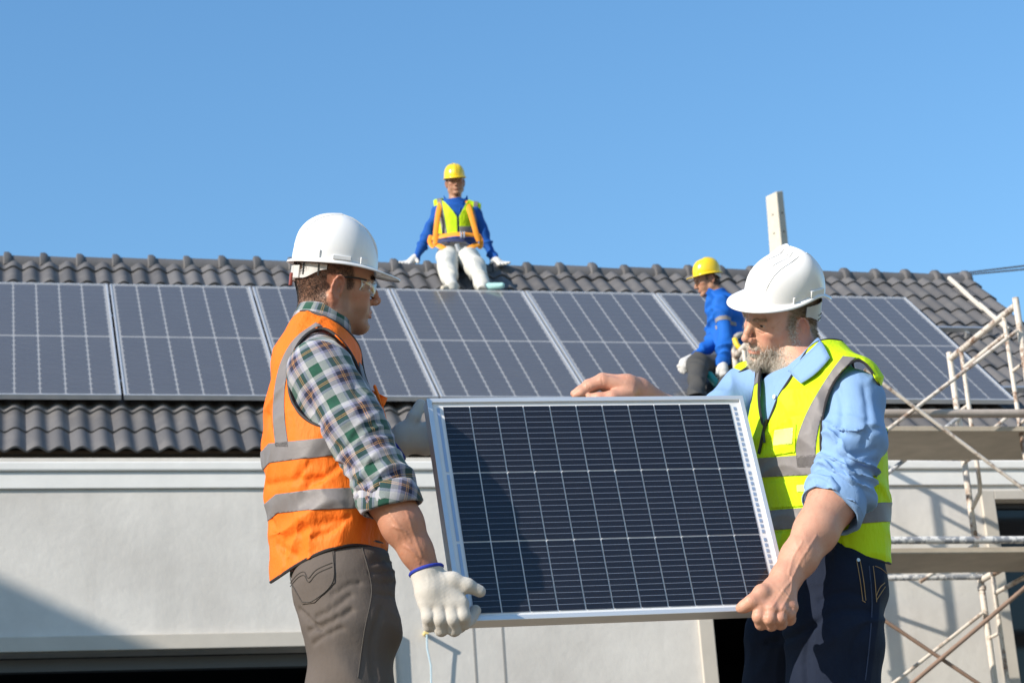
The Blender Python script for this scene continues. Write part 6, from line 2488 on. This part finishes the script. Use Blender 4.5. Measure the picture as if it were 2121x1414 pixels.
# ================================================================ the two workers on the roof
M_WORKBLUE = mat_cloth('royal_blue_work_cloth', (0.008, 0.068, 0.30), (0.014, 0.100, 0.40), rough=0.8)
M_JACKET = mat_cloth('bright_blue_jacket', (0.008, 0.095, 0.42), (0.014, 0.14, 0.52), rough=0.75)
M_CREAM = mat_cloth('cream_work_trousers', (0.50, 0.49, 0.44), (0.66, 0.65, 0.60))
M_GREYTR = mat_cloth('dark_grey_trousers', (0.050, 0.050, 0.050), (0.085, 0.083, 0.080))
M_STRAP = simple('orange_webbing', (0.85, 0.30, 0.015), 0.7, 0.15, 30)
M_BUCKLE = simple('steel_buckle', (0.55, 0.56, 0.58), 0.35, 0.1, 20, metal=0.8)
M_SHOE_T = simple('teal_shoe', (0.34, 0.58, 0.55), 0.7, 0.15, 15)
M_SHOE_C = simple('cream_shoe', (0.50, 0.45, 0.36), 0.8, 0.15, 15)
M_GLOVEP = simple('plain_white_glove', (0.58, 0.56, 0.53), 0.9, 0.12, 60, 0.2)
Y3 = 18.42
SC3 = 248.0


def T3(px, py, d=0.0):
    return at(px, py, Y3 + d)


W3 = empty('person', (0, 0, 0), 0, label='worker in yellow hard hat and orange harness sitting on the roof ridge', cat='person')
B3 = basis(math.radians(-90 + 10))
F3, L3 = B3[:, 0], B3[:, 1]
# body: head and neck
R3 = basis(math.radians(-90 + 6), math.radians(-14), math.radians(3))
O3 = T3(943, 381, 0.0)
v = head_vol(0.004, eye_open=0.0045)
v.cap((-0.03, 0, -0.04), R3.T @ (T3(942, 432, 0.02) - O3), 0.054, 0.060, 0.03)
hm = head_attrs(v.mesh(smooth=1), 0.2)
H3 = hm.copy()
hm.xf(R3, O3)
hm.obj('body', M_SKIN3, W3)
eyes(W3, R3, O3)
P, N = scatter(H3, H3.A['scalp'] * (H3.V[:, 2] < 0.09) + H3.A['brow'] * 0.8, 1500, 5)
hair('hair', M_BLACKHAIR, W3, P @ R3.T + O3, (N * 0.5 + np.array([-0.6, 0, -0.4])) @ R3.T, np.full(len(P), 0.012), 0.0005, 2, 0.2, seed=8)
h3 = helmet(W3, basis(math.radians(-90 + 6), math.radians(-16), math.radians(3)), O3, M_HELMET_Y, 3, low=-0.005, rz=0.125)
# shirt
v = Vol(T3(820, 560, 0) - (0, 0.42, 0), T3(1070, 395, 0) + (0, 0.3, 0), 0.007)
v.chain([T3(946, 522), T3(945, 490), T3(945, 450), T3(943, 432)], (0.150, 0.150, 0.172, 0.12), 0.05, sc=(F3, 0.70))
v.cap(T3(943, 420), T3(943, 436), 0.066, 0.09, 0.04)
for pts in (((908, 438, 0), (886, 490, 0.05), (862, 533, 0.0)), ((981, 440, 0), (1002, 488, 0.05), (1022, 534, -0.02))):
    v.chain([T3(943, 430), T3(*pts[0])], (0.06, 0.06), 0.04)
    v.chain([T3(*q) for q in pts], (0.060, 0.052, 0.040), 0.02)
m = v.mesh(smooth=2)
m.push(0.024 * folds(m.V, (0.4, 0, 1), 13, 5, 2.0, 1.7))
m = m.clip(m.V[:, 2] - T3(943, 417)[2]).biggest()
shirt3 = m.obj('blue_shirt', M_WORKBLUE, W3, thick=0.004)
b = MB()
V = []
for sg in (-1, 1):
    c = MB()
    c.add([T3(943 + sg * 24, 405, 0.0), T3(943 + sg * 26, 417, -0.02), T3(943 + sg * 7, 440, -0.135), T3(943 + sg * 14, 420, -0.10)], [(0, 1, 2, 3)])
    k = c.build('collar', M_WORKBLUE, shirt3)
    k.modifiers.new('thickness', 'SOLIDIFY').thickness = 0.006
# vest
v = Vol(T3(870, 540, 0) - (0, 0.35, 0), T3(1030, 395, 0) + (0, 0.3, 0), 0.007)
v.chain([T3(946, 522), T3(945, 490), T3(945, 450), T3(943, 436)], (0.163, 0.163, 0.188, 0.14), 0.05, sc=(F3, 0.74))
v.cap(T3(943, 422), T3(943, 438), 0.080, 0.11, 0.04)
for sg, q in ((-1, (905, 428)), (1, (986, 432))):
    v.cap(T3(943, 427), T3(*q), 0.060, 0.062, 0.04)
m = v.mesh(smooth=2)
m.push(0.012 * folds(m.V, (0.4, 0, 1), 12, 4, 5.0, 1.5))
px, py = PX(m.V)
m = m.clip(np.maximum(899 + 0.08 * (py - 430) - px, px - 996 - 0.02 * (450 - py)) / SC3)
px, py = PX(m.V)
m = m.clip((py - 484) / SC3)
fr = (m.V - T3(943, 460)) @ F3
la = (m.V - T3(944, 460)) @ L3
zv = T3(943, 462)[2]
m = m.clip(np.where(fr > 0, 0.010 + 0.55 * np.clip(m.V[:, 2] - zv, 0, 1) - np.abs(la), -1))
m = m.clip(m.V[:, 2] - T3(943, 410)[2])
vest3 = m.obj('yellow_vest', M_YELLOW, W3, thick=0.004)
px, py = PX(m.V)
for fld in (np.maximum(469 - py, py - 482) / SC3, np.maximum(np.abs(px - (906 + 0.10 * (py - 420))) - 5, py - 472) / SC3 if False else (np.abs(px - 914 - 0.16 * (py - 440)) - 5) / SC3, (np.abs(px - 984 + 0.08 * (py - 440)) - 4.5) / SC3):
    st = m.copy().clip(fld)
    if len(st.F) > 10:
        st.push(0.004).biggest().obj('reflective_stripe', M_REFLECT, vest3, thick=0.002)
# trousers, shoes
v = Vol(T3(880, 640, -0.8) - (0, 0.2, 0.1), T3(1060, 495, 0) + (0, 0.3, 0), 0.007)
v.cap(T3(945, 505), T3(946, 528, 0.0), 0.140, 0.150, 0.05, sc=(F3, 0.80))
v.chain([T3(928, 530, -0.04), T3(925, 552, -0.48), T3(936, 594, -0.74)], (0.098, 0.080, 0.056), 0.03)
v.chain([T3(966, 530, -0.04), T3(984, 553, -0.48), T3(1000, 594, -0.74)], (0.098, 0.080, 0.056), 0.03)
m = v.mesh(smooth=2)
m.push(0.026 * folds(m.V, (0.2, 0.5, 1), 15, 5, 3.0, 1.7))
m = m.clip(m.V[:, 2] - T3(945, 500)[2]).biggest()
m.obj('cream_trousers', M_CREAM, W3, thick=0.004)
for pts, mt in ((((934, 596, -0.74), (918, 597, -0.80)), M_SHOE_C), (((1004, 596, -0.74), (1040, 591, -0.78)), M_SHOE_T)):
    v = Vol(np.minimum(T3(*pts[0]), T3(*pts[1])) - 0.1, np.maximum(T3(*pts[0]), T3(*pts[1])) + 0.1, 0.006)
    v.cap(T3(*pts[0]), T3(*pts[1]), 0.042, 0.024, 0.02)
    v.mesh(smooth=1).obj('shoe', mt, W3)
# gloved hands flat on the ridge
for (wx, wy, wd, sg) in ((860, 534, 0.0, -1), (1023, 535, -0.02, 1)):
    w = T3(wx, wy, wd)
    v = Vol(w - 0.2, w + 0.2, 0.005)
    k = T3(wx + sg * 8, wy + 8, wd - 0.03)
    v.cap(w, k, 0.036, 0.038, 0.02)
    for q, (dx, dy, dd) in enumerate(((4, 14, -0.10), (11, 13, -0.09), (18, 11, -0.06), (24, 8, -0.03))):
        v.chain([k, T3(wx + sg * (8 + dx * 0.6), wy + 8 + dy * 0.30, wd - 0.03 + dd * 0.5), T3(wx + sg * (8 + dx), wy + 5 + dy * 0.55, wd - 0.03 + dd)], (0.026, 0.017, 0.013), 0.010)
    v.chain([w, T3(wx - sg * 6, wy + 9, wd - 0.06)], (0.022, 0.014), 0.010)
    v.mesh(smooth=1).obj('glove', M_GLOVEP, W3)
# harness
HN = empty('harness', (0, 0, 0))
HN.parent = W3


def strap3(pts, nm='strap', r=0.024, mat=None, fl=0.25):
    b = MB()
    b.tube(spline([T3(*q) for q in pts], 20), r, 8, flat=fl, up=(0.1, -1, 0.2))
    return b.build(nm, mat or M_STRAP, HN, smooth=True)


strap3([(914, 416, -0.05), (908, 440, -0.145), (903, 480, -0.165), (902, 506, -0.16)])
strap3([(966, 417, -0.05), (974, 440, -0.145), (984, 475, -0.165), (991, 500, -0.15)])
strap3([(896, 492, -0.10), (915, 489, -0.17), (944, 485, -0.20), (968, 486, -0.19), (992, 488, -0.11)], 'waist_belt', 0.026)
strap3([(902, 505, -0.14), (915, 512, -0.18), (938, 525, -0.20), (950, 540, -0.10)], 'leg_loop', 0.026)
strap3([(991, 505, -0.14), (975, 513, -0.18), (960, 525, -0.20), (954, 540, -0.10)], 'leg_loop', 0.026)
strap3([(893, 488, -0.06), (890, 500, -0.08), (897, 512, -0.12), (903, 506, -0.15)], 'side_loop', 0.020)
strap3([(990, 486, -0.10), (997, 500, -0.11), (994, 513, -0.13), (987, 508, -0.15)], 'side_loop', 0.020)
strap3([(905, 499, -0.155), (930, 497, -0.19), (960, 497, -0.19), (990, 499, -0.145)], 'tool_belt', 0.020, simple('navy_belt', (0.02, 0.03, 0.10), 0.7))
b = MB()
b.tube([T3(955, 480, -0.225), T3(961, 480, -0.222), T3(961, 492, -0.222), T3(955, 492, -0.225)], 0.010, 6, closed=True)
b.build('buckle', M_BUCKLE, HN, smooth=True)
b = MB()
b.tube(spline([T3(946, 505, -0.20), T3(950, 518, -0.18), T3(955, 530, -0.16)], 8), 0.020, 8)
b.build('hanging_pouch', simple('grey_pouch', (0.40, 0.42, 0.45), 0.7), HN, smooth=True)

# ---------------------------------------------------------------- worker in the blue jacket, crouching on a module
Y4 = 16.6


def T4(px, py, d=0.0):
    return at(px, py, Y4 + d)


W4 = empty('person', (0, 0, 0), 0, label='worker in blue jacket and yellow hard hat crouching on a roof module', cat='person')
B4 = basis(math.radians(188))
F4, L4 = B4[:, 0], B4[:, 1]
R4 = basis(math.radians(190), math.radians(-16), math.radians(-6))
O4 = T4(1466, 583, 0.0)
v = head_vol(0.004, eye_open=0.004)
v.cap((-0.03, 0, -0.04), R4.T @ (T4(1488, 622, 0) - O4), 0.054, 0.062, 0.03)
hm = head_attrs(v.mesh(smooth=1), 0.2)
H4 = hm.copy()
hm.xf(R4, O4)
hm.obj('body', M_SKIN3, W4)
eyes(W4, R4, O4)
P, N = scatter(H4, H4.A['scalp'] * (H4.V[:, 2] < 0.09) + H4.A['brow'] * 0.8, 1800, 5)
hair('hair', M_BLACKHAIR, W4, P @ R4.T + O4, (N * 0.5 + np.array([-0.6, 0, -0.4])) @ R4.T, np.full(len(P), 0.014), 0.0005, 2, 0.2, seed=8)
h4 = helmet(W4, basis(math.radians(192), math.radians(-8), math.radians(-14)), O4, M_HELMET_Y, 3, low=0.0, rz=0.128)
hat_fit(h4, basis(math.radians(192), math.radians(-8), math.radians(-14)), O4, 0.0, knob=False)
SH4, EL4, WH4 = T4(1496, 634, -0.17), T4(1502, 705, -0.22), T4(1496, 752, -0.30)
v = Vol(T4(1400, 790, 0) - (0, 0.55, 0), T4(1580, 590, 0) + (0, 0.35, 0), 0.007)
v.chain([T4(1512, 748), T4(1510, 705), T4(1500, 655), T4(1490, 630)], (0.150, 0.158, 0.165, 0.12), 0.05, sc=(F4, 0.74))
v.cap(T4(1484, 616), T4(1490, 636), 0.066, 0.09, 0.04)
v.cap(T4(1490, 625), SH4, 0.06, 0.066, 0.04)
v.chain([SH4, EL4, WH4], (0.072, 0.063, 0.050), 0.02)
v.chain([T4(1482, 640, 0.16), T4(1476, 712, 0.02), T4(1434, 742, -0.20)], (0.066, 0.060, 0.045), 0.02)
m = v.mesh(smooth=2)
m.push(0.034 * folds(m.V, (-0.3, 0, 1), 13, 5, 2.0, 1.7))
m.push(0.010 * folds(m.V, (1, 0, 0.5), 12, 4, 7.0, 1.6))
m = m.clip(m.V[:, 2] - T4(1486, 606)[2] - 0.35 * (m.V[:, 0] - T4(1486, 606)[0])).biggest()
jk = m.obj('blue_jacket', M_JACKET, W4, thick=0.004)
px, py = PX(m.V)
ny = m.normals() @ CAM[2]
axj = nrm(EL4 - SH4)
st = m.copy().clip(np.maximum(np.abs((m.V - SH4) @ axj - 0.135) - 0.016, np.maximum(np.linalg.norm(np.cross(m.V - SH4, axj), axis=1) - 0.12, m.V[:, 1] - (Y4 - 0.06))))
if len(st.F) > 6:
    st.biggest().push(0.003).obj('reflective_band', simple('sleeve_band', (0.22, 0.20, 0.20), 0.6), jk, thick=0.002)
for q0, q1, q2 in (((1468, 596, -0.06), (1462, 607, -0.10), (1480, 622, -0.14)),):
    c = MB()
    c.add([T4(*q0), T4(*q1), T4(*q2), T4(1490, 606, -0.09)], [(0, 1, 2, 3)])
    c.build('collar', M_JACKET, jk).modifiers.new('thickness', 'SOLIDIFY').thickness = 0.008
v = Vol(T4(1390, 900, -0.3) - (0, 0.55, 0), T4(1600, 700, 0) + (0, 0.4, 0), 0.007)
v.cap(T4(1516, 738), T4(1522, 766, -0.08), 0.135, 0.150, 0.05, sc=(F4, 0.85))
v.chain([T4(1505, 768, -0.10), T4(1446, 752, -0.32), T4(1440, 835, -0.68)], (0.105, 0.080, 0.058), 0.03)
v.chain([T4(1515, 770, -0.05), T4(1500, 835, -0.62), T4(1555, 850, -0.64)], (0.105, 0.080, 0.058), 0.03)
m = v.mesh(smooth=2)
m.push(0.018 * folds(m.V, (0.5, 0, 1), 12, 4, 3.0, 1.6))
m.clip(T4(1440, 870)[2] - m.V[:, 2]).biggest().obj('grey_trousers', M_GREYTR, W4, thick=0.004)
for (w, k, tips) in ((WH4, T4(1497, 768, -0.33), ((1488, 784), (1493, 787), (1499, 787), (1505, 782))), (T4(1432, 744, -0.21), T4(1418, 752, -0.26), ((1408, 765), (1412, 769), (1417, 771), (1422, 768)))):
    v = Vol(np.minimum(w, k) - 0.16, np.maximum(w, k) + 0.16, 0.005)
    v.cap(w, k, 0.040, 0.044, 0.02)
    for q, tpx in enumerate(tips):
        e_ = T4(*tpx, -0.33 if w is WH4 else -0.28)
        v.chain([k, (k + e_) / 2 + np.array([0, -0.02, 0]), e_], (0.026, 0.019, 0.015), 0.010)
    v.chain([w, (w + k) / 2 + np.array([-0.03, -0.03, -0.02]), k + np.array([-0.05, -0.03, -0.03])], (0.024, 0.020, 0.015), 0.010)
    v.mesh(smooth=1).obj('glove', M_GLOVEP, W4)
# tool belt with pouches, rope and yellow hook
H4N = empty('tool_belt', (0, 0, 0))
H4N.parent = W4


def tube4(pts, r, nm, mat, n=18, fl=1.0):
    b = MB()
    b.tube(spline([T4(*q) for q in pts], n), r, 8, flat=fl)
    return b.build(nm, mat, H4N, smooth=True)


M_BLACKWEB = simple('black_webbing', (0.02, 0.02, 0.022), 0.8)
M_ROPE = simple('grey_rope', (0.40, 0.37, 0.33), 0.85, 0.2, 40)
M_YPLAST = simple('yellow_hook', (0.80, 0.55, 0.02), 0.45)
M_GREENW = simple('green_webbing', (0.16, 0.42, 0.04), 0.7)
tube4([(1466, 742, -0.12), (1490, 748, -0.17), (1520, 746, -0.17), (1545, 738, -0.08)], 0.030, 'belt', M_BLACKWEB, fl=0.3)
tube4([(1512, 712, -0.22), (1520, 700, -0.21), (1532, 692, -0.17)], 0.020, 'green_strap', M_GREENW, fl=0.4)
tube4([(1521, 702, -0.26), (1526, 714, -0.28), (1536, 724, -0.28), (1541, 730, -0.27)], 0.022, 'hook', M_YPLAST)
tube4([(1541, 742, -0.27), (1544, 752, -0.27), (1545, 760, -0.26)], 0.020, 'hook', M_YPLAST)
tube4([(1522, 700, -0.24), (1530, 694, -0.22), (1540, 692, -0.18)], 0.022, 'rope_coil', M_ROPE)
tube4([(1519, 716, -0.27), (1522, 745, -0.30), (1525, 775, -0.30), (1527, 800, -0.28)], 0.019, 'lanyard', M_ROPE)
tube4([(1527, 756, -0.27), (1536, 742, -0.28), (1544, 728, -0.26)], 0.015, 'lanyard', M_ROPE)
tube4([(1543, 760, -0.25), (1548, 780, -0.26), (1553, 770, -0.25), (1558, 790, -0.24), (1550, 800, -0.25)], 0.018, 'rope_coil', M_ROPE)
tube4([(1512, 760, -0.25), (1514, 780, -0.27), (1512, 798, -0.26)], 0.040, 'pouch', M_BLACKWEB)
# drill held low beside the thigh
DR = empty('cordless_drill', (0, 0, 0), 0, label='teal cordless drill hanging below the gloved hand of the crouching roof worker', cat='drill')
b = MB()
dpts = [T4(1467, 772, -0.36), T4(1474, 782, -0.37), T4(1484, 794, -0.37), T4(1491, 802, -0.36)]
b.tube(spline(dpts, 14), np.interp(np.linspace(0, 1, 14), (0, 0.12, 0.5, 0.9, 1), (0.020, 0.030, 0.031, 0.032, 0.026)), 12)
b.build('motor_housing', simple('teal_plastic', (0.005, 0.22, 0.22), 0.4), DR, smooth=True)
b = MB()
b.tube([T4(1491, 802, -0.36), T4(1499, 811, -0.355), T4(1505, 818, -0.35)], (0.024, 0.022, 0.012), 10)
b.build('chuck', M_BLACKP, DR, smooth=True)
b = MB()
b.tube([T4(1482, 790, -0.37), T4(1492, 786, -0.35), T4(1500, 780, -0.335)], (0.022, 0.020, 0.022), 10)
b.build('grip', M_BLACKP, DR, smooth=True)
